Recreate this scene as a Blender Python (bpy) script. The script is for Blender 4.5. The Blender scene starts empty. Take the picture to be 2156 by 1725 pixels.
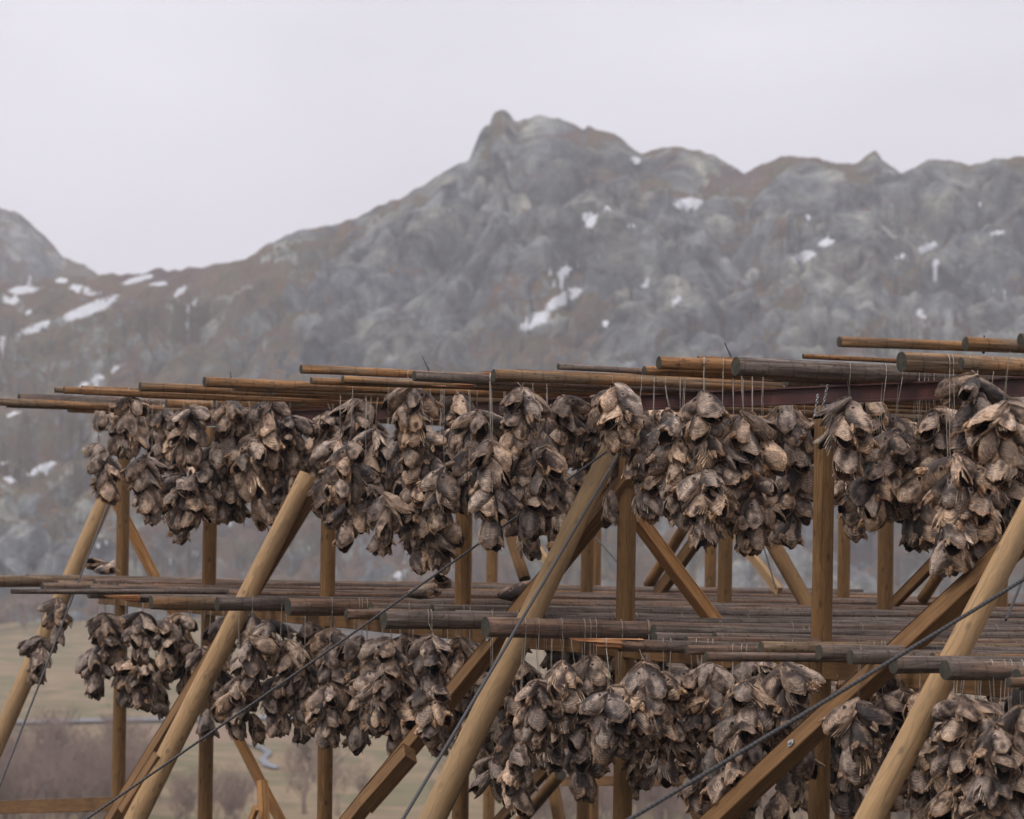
import bpy, math, random
import numpy as np
from mathutils import Vector, Matrix, Quaternion
random.seed(11); rng = np.random.default_rng(5)
S = bpy.context.scene
COL = S.collection
PI = math.pi

# ------------------------------------------------------------------ view geometry
FPX, EYE = 7200.0, 2.6
PITCH, ROLL = math.atan(200/7200), .018
Fv = Vector((0, math.cos(PITCH), math.sin(PITCH)))
u0 = Vector((0, -math.sin(PITCH), math.cos(PITCH))); r0 = Vector((1, 0, 0))
Rv = r0*math.cos(ROLL) + u0*math.sin(ROLL)
Uv = u0*math.cos(ROLL) - r0*math.sin(ROLL)
CAM = Vector((0, 0, EYE))
AX = Vector((-0.431677, 0.902028, 0)).normalized()      # along the rack
PX = Vector((AX.y, -AX.x, 0))                            # along the poles
P1 = Vector((1.7979, 19.6, 0))

def ray(x, y): return Fv + Rv*((x-1078)/FPX) - Uv*((y-862)/FPX)
def W(t, p, z): return P1 + AX*t + PX*p + Vector((0, 0, z))
def hit(x, y, p0, n):
    d = ray(x, y); return CAM + d*((p0-CAM).dot(n)/d.dot(n))
def at_p(x, y, p): return hit(x, y, P1+PX*p, PX)
def at_t(x, y, t): return hit(x, y, P1+AX*t, AX)
def at_z(x, y, z): return hit(x, y, Vector((0, 0, z)), Vector((0, 0, 1)))
def rack(P): q = P-P1; return q.dot(AX), q.dot(PX), P.z
SN = (PX*1.0 + Vector((0, 0, -1/1.82))).normalized()     # plane of the leaning front struts
def at_strut(x, y, off=.12): return hit(x, y, P1+PX*(-(3.05)/1.82+off), SN)
def proj(P):
    d = Vector(P)-CAM; w = d.dot(Fv)
    return 1078+FPX*d.dot(Rv)/w, 862-FPX*d.dot(Uv)/w, w

# ------------------------------------------------------------------ numpy noise
_perm = np.random.default_rng(3).permutation(512)
_perm = np.concatenate([_perm, _perm]) % 512
def _h(i, j): return _perm[(_perm[i & 511] + j) & 511]
_g = np.random.default_rng(8).uniform(-1, 1, 512)
def vnoise(x, y):
    x = np.asarray(x, float); y = np.asarray(y, float)
    xi = np.floor(x).astype(int); yi = np.floor(y).astype(int)
    fx = x-xi; fy = y-yi
    sx = fx*fx*fx*(fx*(fx*6-15)+10); sy = fy*fy*fy*(fy*(fy*6-15)+10)
    a = _g[_h(xi, yi)]; b = _g[_h(xi+1, yi)]; c = _g[_h(xi, yi+1)]; d = _g[_h(xi+1, yi+1)]
    return (a*(1-sx)+b*sx)*(1-sy)+(c*(1-sx)+d*sx)*sy
def fbm(x, y, o=5, g=.5):
    s = 0; a = 1; n = 0
    for k in range(o):
        s = s+a*vnoise(x*2**k+17.3*k, y*2**k-9.1*k); n += a; a *= g
    return s/n
def ridged(x, y, o=5):
    s = 0; a = 1; n = 0
    for k in range(o):
        s = s+a*(1-2*np.abs(vnoise(x*2**k+5.7*k, y*2**k+3.3*k))); n += a; a *= .5
    return s/n

def worley(x, y, seed):
    xi = np.floor(x).astype(int); yi = np.floor(y).astype(int); f1 = np.full(x.shape, 9.); f2 = f1.copy(); rn = np.zeros(x.shape); pl = rn.copy()
    for di in (-1, 0, 1):
        for dj in (-1, 0, 1):
            h = _h(xi+di+seed*7, yi+dj+seed*13); px = xi+di+.5+.48*_g[h]; py = yi+dj+.5+.48*_g[(h*3+11) & 511]
            d = np.hypot(px-x, py-y); near = d < f1
            f2 = np.where(near, f1, np.minimum(f2, d)); rn = np.where(near, _g[(h*5+3) & 511], rn); pl = np.where(near, (x-px)*_g[(h*7+1) & 511]+(y-py)*_g[(h*9+2) & 511], pl); f1 = np.where(near, d, f1)
    return f1, f2, rn, pl

# ------------------------------------------------------------------ materials
class M:
    def __init__(self, name, rough=.8, spec=.3):
        self.m = bpy.data.materials.new(name); self.m.use_nodes = True
        self.nt = self.m.node_tree; self.b = self.nt.nodes['Principled BSDF']
        self.b.inputs['Roughness'].default_value = rough
        self.b.inputs['Specular IOR Level'].default_value = spec
    def n(self, t, **k):
        o = self.nt.nodes.new(t)
        for a, v in k.items():
            if a in o.inputs.keys() and not hasattr(o, a): o.inputs[a].default_value = v
            else:
                try: setattr(o, a, v)
                except Exception: o.inputs[a].default_value = v
        return o
    def l(self, a, b): self.nt.links.new(a, b)
    def coords(self, scale=(1, 1, 1), kind='Object', rnd=True):
        tc = self.n('ShaderNodeTexCoord'); mp = self.n('ShaderNodeMapping')
        mp.inputs['Scale'].default_value = scale
        if rnd:
            oi = self.n('ShaderNodeObjectInfo'); mu = self.n('ShaderNodeMath', operation='MULTIPLY')
            self.l(oi.outputs['Random'], mu.inputs[0]); mu.inputs[1].default_value = 37.0
            cx = self.n('ShaderNodeCombineXYZ')
            for i in range(3): self.l(mu.outputs[0], cx.inputs[i])
            self.l(cx.outputs[0], mp.inputs['Location'])
        self.l(tc.outputs[kind], mp.inputs['Vector']); return mp.outputs[0]
    def noise(self, vec, scale=1, detail=4, rough=.55, dist=0):
        t = self.n('ShaderNodeTexNoise')
        t.inputs['Scale'].default_value = scale; t.inputs['Detail'].default_value = detail
        t.inputs['Roughness'].default_value = rough; t.inputs['Distortion'].default_value = dist
        self.l(vec, t.inputs['Vector']); return t.outputs['Fac']
    def ramp(self, fac, stops):
        r = self.n('ShaderNodeValToRGB'); e = r.color_ramp.elements
        while len(e) < len(stops): e.new(.5)
        for i, (p, c) in enumerate(stops):
            e[i].position = p; e[i].color = (*c, 1) if len(c) == 3 else c
        self.l(fac, r.inputs[0]); return r.outputs[0]
    def mix(self, fac, a, b, mode='MIX'):
        x = self.n('ShaderNodeMix'); x.data_type = 'RGBA'; x.blend_type = mode
        for v, i in ((fac, 0), (a, 6), (b, 7)):
            if isinstance(v, (int, float)): x.inputs[i].default_value = v
            elif isinstance(v, tuple): x.inputs[i].default_value = (*v, 1)
            else: self.l(v, x.inputs[i])
        return x.outputs[2]
    def math(self, op, a, b=0.0):
        x = self.n('ShaderNodeMath', operation=op)
        for v, i in ((a, 0), (b, 1)):
            if isinstance(v, (int, float)): x.inputs[i].default_value = v
            else: self.l(v, x.inputs[i])
        return x.outputs[0]
    def rand(self): return self.n('ShaderNodeObjectInfo').outputs['Random']
    def out(self, col, bump=None, bs=.3, bd=.01):
        self.l(col, self.b.inputs['Base Color'])
        if bump is not None:
            b = self.n('ShaderNodeBump'); b.inputs['Strength'].default_value = bs; b.inputs['Distance'].default_value = bd
            self.l(bump, b.inputs['Height']); self.l(b.outputs[0], self.b.inputs['Normal'])
        return self.m

BW = [(0, (0, 0, 0)), (1, (1, 1, 1))]
def wood_post(k=1.0, nm='treated_round_timber'):
    m = M(nm, .72, .25)
    K = lambda *c: tuple(min(.9, q*k*(1+.10*(k-1)*i)) for i, q in enumerate(c))
    v = m.coords((1, 1, .12)); g = m.noise(v, 42, 6, .65, 1.2)
    v2 = m.coords((1, 1, .35)); sw = m.noise(v2, 7, 2, .5, .8)
    rings = m.n('ShaderNodeTexWave', wave_type='BANDS', bands_direction='X')
    rings.inputs['Scale'].default_value = 9; rings.inputs['Distortion'].default_value = 11
    rings.inputs['Detail'].default_value = 2.5; rings.inputs['Detail Scale'].default_value = 1.1
    m.l(v2, rings.inputs['Vector'])
    line = m.ramp(rings.outputs['Fac'], [(0, (0, 0, 0)), (.16, (1, 1, 1))])
    c = m.ramp(g, [(.25, K(.14, .066, .022)), (.5, K(.285, .148, .052)), (.75, K(.43, .252, .105))])
    c = m.mix(m.math('MULTIPLY', m.math('SUBTRACT', 1.0, line), .75), c, (.13, .07, .03))
    blot = m.ramp(sw, [(.38, (0, 0, 0)), (.62, (1, 1, 1))])
    c = m.mix(m.math('MULTIPLY', blot, .45), c, K(.24, .125, .045))
    ck = m.ramp(m.noise(m.coords((1, 1, .018)), 30, 3, .6), [(.60, (0, 0, 0)), (.66, (1, 1, 1))])
    c = m.mix(m.math('MULTIPLY', ck, .7), c, K(.06, .032, .014))
    sp = m.n('ShaderNodeSeparateXYZ'); m.l(m.coords((1, 1, 1), rnd=False), sp.inputs[0])
    ang = m.math('ARCTAN2', sp.outputs[1], sp.outputs[0]); cv = m.n('ShaderNodeCombineXYZ')
    m.l(m.math('ADD', m.math('MULTIPLY', ang, .30), m.math('MULTIPLY', m.rand(), 50.0)), cv.inputs[0]); m.l(m.math('MULTIPLY', sp.outputs[2], 2.6), cv.inputs[1])
    vo = m.n('ShaderNodeTexVoronoi'); vo.voronoi_dimensions = '2D'; vo.inputs['Scale'].default_value = 1.25; m.l(cv.outputs[0], vo.inputs['Vector'])
    kn = m.ramp(vo.outputs['Distance'], [(.035, (1, 1, 1)), (.1, (0, 0, 0))])
    c = m.mix(m.math('MULTIPLY', kn, .85), c, (.075, .035, .016))
    st = m.ramp(m.noise(m.coords((1.4, 1.4, .16)), 5, 5, .65), [(.5, (0, 0, 0)), (.68, (1, 1, 1))])
    c = m.mix(m.math('MULTIPLY', st, .6), c, K(.105, .06, .028))
    c = m.mix(m.math('MULTIPLY', m.rand(), .4), c, K(.19, .11, .045))
    if k > 1: c = m.mix(.28, c, (.50, .375, .23))
    return m.out(c, g, .35, .006)
def wood_sawn(dark=1.0):
    m = M('sawn_timber', .75, .2)
    v = m.coords((1, 1, .06)); g = m.noise(v, 60, 5, .65, .7)
    c = m.ramp(g, [(.25, (.085*dark, .042*dark, .016*dark)), (.5, (.18*dark, .093*dark, .036*dark)), (.78, (.28*dark, .155*dark, .068*dark))])
    v2 = m.coords((1, 1, 1)); k = m.noise(v2, 5, 3)
    c = m.mix(m.math('MULTIPLY', m.ramp(k, [(.5, (0, 0, 0)), (.7, (1, 1, 1))]), .5), c, (.12*dark, .06*dark, .028*dark))
    return m.out(c, g, .3, .004)
def wood_log(warm):
    m = M('weathered_pole_bark_'+('warm' if warm else 'grey'), .78, .25)
    v = m.coords((1, 1, .07)); g = m.noise(v, 38, 7, .68, .9)
    v2 = m.coords((1, 1, .22)); pch = m.noise(v2, 9, 4, .6)
    r = m.rand()
    if warm:
        c1 = m.ramp(g, [(.28, (.06, .032, .016)), (.5, (.25, .128, .052)), (.72, (.44, .25, .118))])
        c2 = m.ramp(g, [(.28, (.05, .038, .028)), (.5, (.17, .118, .074)), (.72, (.33, .245, .165))])
    else:
        c1 = m.ramp(g, [(.28, (.042, .025, .017)), (.5, (.165, .097, .062)), (.72, (.31, .205, .145))])
        c2 = m.ramp(g, [(.28, (.036, .029, .026)), (.5, (.125, .098, .082)), (.72, (.27, .22, .185))])
    pat = m.ramp(m.math('ADD', pch, m.math('MULTIPLY', m.math('SUBTRACT', r, .5), .34)), [(.47 if warm else .36, (0, 0, 0)), (.66 if warm else .56, (1, 1, 1))])
    c = m.mix(pat, c1, c2)
    ck = m.ramp(m.noise(m.coords((1, 1, .016)), 34, 3, .6), [(.58, (0, 0, 0)), (.64, (1, 1, 1))])
    c = m.mix(m.math('MULTIPLY', ck, .75), c, (.035, .024, .017))
    sp = m.ramp(m.noise(m.coords((1, 1, .5)), 55, 2), [(.6, (0, 0, 0)), (.68, (1, 1, 1))])
    c = m.mix(m.math('MULTIPLY', sp, .6), c, (.04, .027, .02))
    wv = m.n('ShaderNodeTexWave', wave_type='BANDS', bands_direction='Z')
    wv.inputs['Scale'].default_value = 2.1; wv.inputs['Distortion'].default_value = 3; wv.inputs['Detail'].default_value = 2
    m.l(m.coords((1, 1, 1)), wv.inputs['Vector'])
    cr = m.ramp(wv.outputs['Fac'], [(0, (1, 1, 1)), (.035, (0, 0, 0))])
    c = m.mix(m.math('MULTIPLY', cr, .35), c, (.04, .025, .018))
    c = m.mix(1.0, c, (1.06, 1.0, .95) if warm else (1.0, .95, .92), 'MULTIPLY')
    return m.out(c, g, .5, .008)
def end_grain():
    m = M('log_end_grain', .85, .15)
    w = m.n('ShaderNodeTexWave', wave_type='RINGS', rings_direction='Z')
    w.inputs['Scale'].default_value = 45; w.inputs['Distortion'].default_value = 1.5
    m.l(m.coords((1, 1, 1), rnd=False), w.inputs['Vector'])
    c = m.ramp(w.outputs['Fac'], [(0, (.022, .023, .019)), (1, (.06, .058, .046))])
    n = m.noise(m.coords((1, 1, 1)), 22, 3)
    c = m.mix(m.math('MULTIPLY', m.ramp(n, [(.4, (0, 0, 0)), (.65, (1, 1, 1))]), .5), c, (.11, .085, .055))
    return m.out(c)
def split_wood():
    m = M('fresh_split_wood', .8, .2); g = m.noise(m.coords((1, 1, .1)), 60, 4)
    return m.out(m.ramp(g, [(.3, (.17, .06, .025)), (.55, (.38, .17, .075)), (.75, (.55, .33, .18))]), g, .5, .01)
def steel_red():
    m = M('red_primed_steel', .5, .4); n = m.noise(m.coords((1, 1, 1)), 6, 5)
    c = m.ramp(n, [(.3, (.04, .014, .013)), (.6, (.078, .028, .025)), (.8, (.13, .06, .045))])
    return m.out(c, n, .1, .003)
def plain(name, col, rough=.6, metal=0, var=.35, sc=30):
    m = M(name, rough, .35); m.b.inputs['Metallic'].default_value = metal
    n = m.noise(m.coords((1, 1, 1)), sc, 3)
    return m.out(m.ramp(n, [(.3, tuple(c*(1-var) for c in col)), (.7, tuple(min(1, c*(1+var)) for c in col))]))
def cable_mat():
    m = M('twisted_wire_rope', .55, .4); m.b.inputs['Metallic'].default_value = .35
    w = m.n('ShaderNodeTexWave', wave_type='BANDS', bands_direction='DIAGONAL')
    w.inputs['Scale'].default_value = 14; m.l(m.coords((1, 1, 1), rnd=False), w.inputs['Vector'])
    return m.out(m.ramp(w.outputs['Fac'], [(0, (.025, .022, .022)), (1, (.07, .063, .06))]))
def fish_mat():
    m = M('dried_fish_skin', .5, .4)
    at = m.n('ShaderNodeAttribute', attribute_name='Col')
    v = m.coords((1, 1, 1)); n = m.noise(v, 45, 5, .7, .6); f = m.noise(v, 190, 3, .6)
    gm = m.n('ShaderNodeGamma'); m.l(at.outputs['Color'], gm.inputs[0]); gm.inputs[1].default_value = 1.46
    c = m.mix(1.0, gm.outputs[0], m.ramp(n, [(.25, (.5, .48, .48)), (.5, (1.3, 1.27, 1.23)), (.75, (2.2, 2.12, 2.0))]), 'MULTIPLY')
    c = m.mix(1.0, c, m.ramp(f, [(.3, (.62, .6, .6)), (.7, (1.3, 1.28, 1.25))]), 'MULTIPLY')
    r = m.rand()
    c = m.mix(1.0, c, m.ramp(r, [(0, (.55, .53, .54)), (.45, (.95, .93, .92)), (.8, (1.2, 1.15, 1.1)), (1, (1.55, 1.5, 1.42))]), 'MULTIPLY')
    r2 = m.math('FRACT', m.math('MULTIPLY', r, 17.3))
    c = m.mix(1.0, c, m.ramp(r2, [(0, (.93, .96, 1.05)), (1, (1.08, .97, .86))]), 'MULTIPLY')
    return m.out(c, m.math('ADD', f, m.math('MULTIPLY', n, 1.5)), .7, .004)

MAT = dict(post=wood_post(.80), strut=wood_post(1.28, 'pale_round_timber'), sawn=wood_sawn(), pale=wood_sawn(3.3), warm=wood_log(True), grey=wood_log(False), end=end_grain(),
           split=split_wood(), steel=steel_red(), twine=plain('pale_twine', (.40, .35, .29), .85),
           cable=cable_mat(), galv=plain('galvanised_chain', (.5, .5, .5), .35, .8, .3), dark=plain('dark_rod', (.03, .03, .035), .6), fish=fish_mat())

# ------------------------------------------------------------------ object helpers
def newmesh(name, verts, faces, mats, idx=None, smooth=True):
    me = bpy.data.meshes.new(name); me.from_pydata([tuple(v) for v in verts], [], faces)
    for m in mats: me.materials.append(m)
    if idx is not None: me.polygons.foreach_set('material_index', idx)
    me.polygons.foreach_set('use_smooth', [smooth]*len(me.polygons) if isinstance(smooth, bool) else smooth)
    me.update(); return me
def link(name, me, parent=None, loc=(0, 0, 0), quat=None):
    o = bpy.data.objects.new(name, me); COL.objects.link(o); o.location = loc
    if quat is not None: o.rotation_mode = 'QUATERNION'; o.rotation_quaternion = quat
    if parent is not None: o.parent = parent
    return o
def tag(o, label, cat, group=None):
    o['label'] = label; o['category'] = cat
    if group: o['group'] = group
    return o
def struct(o, label=None, kind='structure'):
    o['kind'] = kind
    if label: o['label'] = label
    return o
def axis_frame(A, B, up=Vector((0, 0, 1))):
    z = (B-A).normalized(); x = up.cross(z)
    if x.length < 1e-3: x = Vector((1, 0, 0))
    x.normalize(); y = z.cross(x)
    return Matrix((x, y, z)).transposed().to_quaternion(), (B-A).length

def round_mesh(name, L, ra, rb, mats, seed, wob=.05, bow=.0, seg=None, sides=14, broken=False, knots=0):
    r = random.Random(seed); seg = seg or max(4, int(L/.16))
    V = []; Fc = []; I = []; SM = []
    ph = [r.uniform(0, 6.28) for _ in range(6)]
    kn = [(r.uniform(.03, .97), r.uniform(0, 6.28), r.uniform(.12, .4)) for _ in range(knots)]
    for i in range(seg+1):
        u = i/seg; rad = ra+(rb-ra)*u
        cx = bow*math.sin(u*PI+ph[0]*.2)*math.cos(ph[1]) + .006*math.sin(u*L*2.1+ph[2])*(wob > .03)
        cy = bow*math.sin(u*PI)*math.sin(ph[1]) + .006*math.sin(u*L*1.7+ph[3])*(wob > .03)
        for k in range(sides):
            th = k/sides*2*PI
            q = 1+wob*(math.sin(2*th+ph[4]+u*L*.8)*.5+.4*math.sin(u*L*5+th*3+ph[5])+r.uniform(-.35, .35))
            for (ku, kt, ka) in kn:
                du = (u-ku)*L/.035; dt = math.atan2(math.sin(th-kt), math.cos(th-kt))/.5
                q += ka*math.exp(-du*du-dt*dt)
            zz = u*L
            if broken and i == 0: zz += r.uniform(0, .22)*(1 if r.random() < .6 else .2)+.12*(1+math.sin(th+ph[2]))
            if broken and i == 1: zz = max(zz, .02)+.30
            if broken and i == 0: q *= r.uniform(.5, 1.0)
            V.append((cx+rad*q*math.cos(th), cy+rad*q*math.sin(th), zz))
    for i in range(seg):
        for k in range(sides):
            a = i*sides+k; b = i*sides+(k+1) % sides
            Fc.append((a, b, b+sides, a+sides)); I.append(2 if broken and i == 0 else 0); SM.append(not (broken and i == 0))
    c = len(V); V.append((0, 0, .30 if broken else -.002)); V.append((0, 0, L))
    for k in range(sides):
        Fc.append((c, (k+1) % sides, k)); I.append(2 if broken else 1); SM.append(False)
        s = seg*sides; Fc.append((c+1, s+k, s+(k+1) % sides)); I.append(1); SM.append(False)
    return newmesh(name, V, Fc, mats, I, SM)
def round_wood(name, A, B, ra, rb, mats, parent=None, seed=None, **k):
    seed = seed if seed is not None else random.randint(0, 99999)
    q, L = axis_frame(A, B)
    return link(name, round_mesh(name, L, ra, rb, mats, seed, **k), parent, A-(parent.location if parent else Vector()), q)
def sawn_wood(name, A, B, w, h, mat, parent=None, up=Vector((0, 0, 1)), bev=.005):
    """w across (local x), h along local y"""
    q, L = axis_frame(A, B, up); V = []; Fc = []; n = max(2, int(L/.3)); r = random.Random(int(A.x*1000)+int(B.z*777))
    prof = []
    for sx, sy in ((1, 1), (-1, 1), (-1, -1), (1, -1)):
        for dx, dy in (((0, 1), (1, 0)) if sx*sy < 0 else ((1, 0), (0, 1))):
            prof.append((sx*(w/2-bev*dx), sy*(h/2-bev*dy)))
    for i in range(n+1):
        jx, jy = r.uniform(-.0025, .0025), r.uniform(-.0025, .0025)
        for (x, y) in prof: V.append((x+jx, y+jy, L*i/n))
    for i in range(n):
        for k in range(8): a = i*8+k; b = i*8+(k+1) % 8; Fc.append((a, b, b+8, a+8))
    Fc.append(tuple(range(7, -1, -1))); Fc.append(tuple(n*8+k for k in range(8)))
    return link(name, newmesh(name, V, Fc, [mat], None, False), parent, A-(parent.location if parent else Vector()), q)
def tube_verts(pts, r, sides=5, V=None, Fc=None):
    V = [] if V is None else V; Fc = [] if Fc is None else Fc
    b0 = len(V); up = Vector((.31, .2, .9)).normalized()
    for i, p in enumerate(pts):
        d = (pts[min(i+1, len(pts)-1)]-pts[max(i-1, 0)]).normalized()
        x = d.cross(up)
        if x.length < 1e-3: x = d.cross(Vector((1, 0, 0)))
        x.normalize(); y = d.cross(x)
        rr = r[i] if isinstance(r, (list, tuple)) else r
        for k in range(sides):
            th = 2*PI*k/sides; V.append(p+x*(rr*math.cos(th))+y*(rr*math.sin(th)))
    for i in range(len(pts)-1):
        for k in range(sides):
            a = b0+i*sides+k; b = b0+i*sides+(k+1) % sides; Fc.append((a, b, b+sides, a+sides))
    Fc.append(tuple(b0+k for k in range(sides-1, -1, -1))); e = b0+(len(pts)-1)*sides
    Fc.append(tuple(e+k for k in range(sides)))
    return V, Fc

# ------------------------------------------------------------------ the rack frame (nailed together: one thing)
RK = bpy.data.objects.new('drying_rack', None); COL.objects.link(RK); RK.location = W(4, 2, -.4)
tag(RK, 'tall two level timber fish drying rack with red steel beams and leaning struts', 'drying rack')
WP = [MAT['post'], MAT['end'], MAT['split']]; WS = [MAT['strut'], MAT['end'], MAT['split']]
def gz(P):  # ground height near the rack
    y = P.y
    return 0 if y < 14 else (-(y-14)*.06 if y < 40 else -1.56-(y-40)*.11)
def post(x, p, wpx, ytop=None):
    b = at_p(x, 1000, p); Y = b.y; r = wpx/2*Y/FPX
    top = 3.2 if ytop is None else at_p(x, ytop, p).z
    b.z = gz(b)-.3
    lean = (AX*random.uniform(-.004, .004)+PX*random.uniform(-.008, 0))*(top-b.z)
    if x == 1735: lean *= 0
    round_wood('post', b-lean*.6, Vector((b.x, b.y, top))+lean*.4, r*1.03, r*.97, WP, RK, wob=.018)
for x, w in ((2262, 46), (1735, 44.5), (1322, 40), (980, 35), (695, 32), (445, 31), (262, 28)): post(x, 0, w)
for x, w in ((2236, 36), (1868, 34), (1530, 31), (1240, 28), (985, 26)): post(x, 3.5, w)
for x, w in ((2110, 32), (1780, 27), (1500, 25), (1258, 25), (1040, 25)): post(x, 5.86, w)
def ext(A, B, z):   # carry the line A-B on to height z
    k = (z-A.z)/(B.z-A.z); return A+(B-A)*k
def strut(top, bot, t, wt, wb, name='strut'):
    A = at_t(*top, t); B = at_t(*bot, t); C2 = ext(A, B, gz(B)-.2)
    ra = wt/2*A.y/FPX; rb = wb/2*B.y/FPX
    rc = ra+(rb-ra)*((C2-A).length/(B-A).length)
    round_wood(name, C2, A, rc, ra, WS, RK, wob=.018)
strut((1302, 915), (910, 1725), 2.5, 44, 58)
strut((2192, 1030), (1830, 1725), -2.5, 50, 60)
strut((648, 1000), (285, 1725), 7.5, 38, 46)
strut((254, 978), (0, 1550), 12.5, 33, 38)
def plank(P, Q, w, h, mat='sawn', name='brace', up=SN): return sawn_wood(name, P, Q, w, h, MAT[mat], RK, up)
def sbrace(a, b, zext=None, w=.085, h=.15, off=.14):
    A, B = at_strut(*a, off), at_strut(*b, off)
    if zext is not None: B = ext(A, B, zext)
    return plank(A, B, h, w)
def bolt(owner, P, n, r=.013):
    n = n.normalized(); x = n.cross(Vector((.1, .3, 1))).normalized(); y = n.cross(x); V = []; Fc = []
    for (rr, z) in ((r*1.9, 0), (r*1.9, .003), (r, .0032), (r*.95, .014)):
        for k in range(6): a = k*PI/3; V.append(x*(rr*math.cos(a))+y*(rr*math.sin(a))+n*z)
    for i in range(3):
        for k in range(6): Fc.append((i*6+k, i*6+(k+1) % 6, (i+1)*6+(k+1) % 6, (i+1)*6+k))
    Fc.append(tuple(range(18, 24)))
    o = link('bolt', newmesh('bolt', V, Fc, [MAT['galv']], None, False), owner)
    Mo = Matrix.LocRotScale(owner.location, owner.rotation_quaternion, None)
    o.matrix_local = Mo.inverted() @ Matrix.Translation(P-RK.location)
B4 = sbrace((2200, 1090), (1510, 1725), .35)
for q in ((1679, 1573), (2060, 1200)):
    P = at_strut(*q, .14); bolt(B4, P-SN*.046, -SN)
B3 = sbrace((1335, 990), (740, 1725), .2)
P = at_strut(1040, 1350, .14); bolt(B3, P-SN*.046, -SN)
sbrace((668, 1020), (262, 1685), .1)
# doubled lower pieces of two of those braces
for a, b in (((864, 1585), (770, 1692)), ((338, 1592), (262, 1712))):
    plank(at_strut(*a, .035), ext(at_strut(*a, .035), at_strut(*b, .035), at_strut(*b, .035).z), .15, .1)
# frame diagonals leaning inwards
for a, b, t in (((1300, 1035), (1818, 1735), 2.5), ((242, 1050), (592, 1730), 12.5)):
    A, B = at_t(*a, t+.1), at_t(*b, t+.1); B = ext(A, B, gz(B)-.1)
    plank(A, B, .075, .135 if t < 5 else .11, 'pale', 'diagonal', AX)
def back(a, b, p, w, rnd=False, mat='sawn', z=None, name='brace'):
    A, B = at_p(*a, p), at_p(*b, p); w = w*A.y/FPX
    if z is not None: B = ext(A, B, z)
    if rnd: round_wood(name, B, A, w/2*1.05, w/2, WP, RK, wob=.02)
    else: plank(A, B, w, w*.6, mat, name, PX)
back((1058, 1075), (1105, 1220), 3.3, 24, True, name='strut'); back((1146, 1560), (1178, 1725), 4.4, 26, True, name='strut', z=-1.5)
back((1602, 1100), (1692, 1258), 3.3, 33, True, name='strut', z=.4)
back((1078, 1070), (1152, 1182), 6.1, 17, mat='strut'); back((1548, 1125), (1642, 1245), 5.5, 21, mat='strut')
back((1450, 1095), (1366, 1232), 5.2, 24, True, name='strut'); back((1500, 1090), (1386, 1250), 4.2, 28)
back((1985, 1165), (1884, 1268), 3.2, 24); back((2003, 1170), (1942, 1262), 4.4, 24, True, name='strut')
back((1398, 1580), (1475, 1730), 3.0, 24); back((1175, 1590), (1045, 1735), 2.6, 26); back((1180, 1630), (1095, 1730), 4.2, 26, True, name='strut', z=-1.6)
back((1185, 1645), (1447, 1643), 5.8, 20, name='rail'); back((1500, 1654), (1592, 1660), 3.7, 20, name='rail')
back((-160, 1705), (262, 1692), -.1, 25, name='rail'); back((198, 1018), (262, 1016), .25, 21, name='rail')
back((552, 1643), (556, 1725), 1.0, 27, mat='pale', name='stub_post', z=-1.2); back((540, 1700), (528, 1730), .9, 16, mat='pale', name='brace', z=-1.0)
# steel I beams on top, timber beams carrying the lower level
def ibeam(p, t0, t1, zt, h=.1, w=.075):
    V = []; Fc = []; prof = [(-w/2, 0), (w/2, 0), (w/2, -.009), (.005, -.012), (.005, -h+.012), (w/2, -h+.009), (w/2, -h), (-w/2, -h), (-w/2, -h+.009), (-.005, -h+.012), (-.005, -.012), (-w/2, -.009)]
    for t in (t0, t1):
        for (x, z) in prof: V.append(W(t, p+x, zt+z)-RK.location)
    n = len(prof)
    for k in range(n): Fc.append((k, (k+1) % n, n+(k+1) % n, n+k))
    Fc.append(tuple(range(n-1, -1, -1))); Fc.append(tuple(range(n, 2*n)))
    link('steel_beam', newmesh('steel_beam', V, Fc, [MAT['steel']], None, False), RK)
ibeam(0, -6.5, 12.6, 3.312); ibeam(3.5, -6, 13, 3.30); ibeam(5.86, -6, 17.5, 3.295)
for p in (0, 3.5, 5.86):
    for t0, t1 in ((-6.5, -.07), (.07, 4.9), (4.92, 12.7)) if p == 0 else ((-6, 4.9), (4.92, 13)):
        sawn_wood('timber_beam', W(t0, p+(-.02 if p == 0 else -.08), 1.725), W(t1, p+(-.02 if p == 0 else -.08), 1.715), .05, .16, MAT['sawn'], RK)
def torus(c, n, d, R, r, V, Fc, ell=1.5):
    e = n.cross(d).normalized(); b0 = len(V)
    for i in range(10):
        a = 2*PI*i/10; ct = c+d*(R*ell*math.cos(a))+e*(R*math.sin(a)); o = (d*math.cos(a)+e*math.sin(a)).normalized()
        for j in range(5):
            f = 2*PI*j/5; V.append(ct+o*(r*math.cos(f))+n*(r*math.sin(f)))
    for i in range(10):
        for j in range(5):
            Fc.append((b0+i*5+j, b0+((i+1) % 10)*5+j, b0+((i+1) % 10)*5+(j+1) % 5, b0+i*5+(j+1) % 5))
for a, b in (((1742, 814), (1731, 866)), ((1722, 834), (1716, 876))):
    A, B = at_p(*a, -.075), at_p(*b, -.085); V = []; Fc = []; d = (B-A).normalized(); n = 9
    for i in range(n):
        nn = PX if i % 2 else AX
        nn = (nn-d*nn.dot(d)).normalized()
        torus(A.lerp(B, i/(n-1))-RK.location, nn, d, .0075, .0027, V, Fc)
    link('chain', newmesh('chain', V, Fc, [MAT['galv']]), RK)

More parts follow.
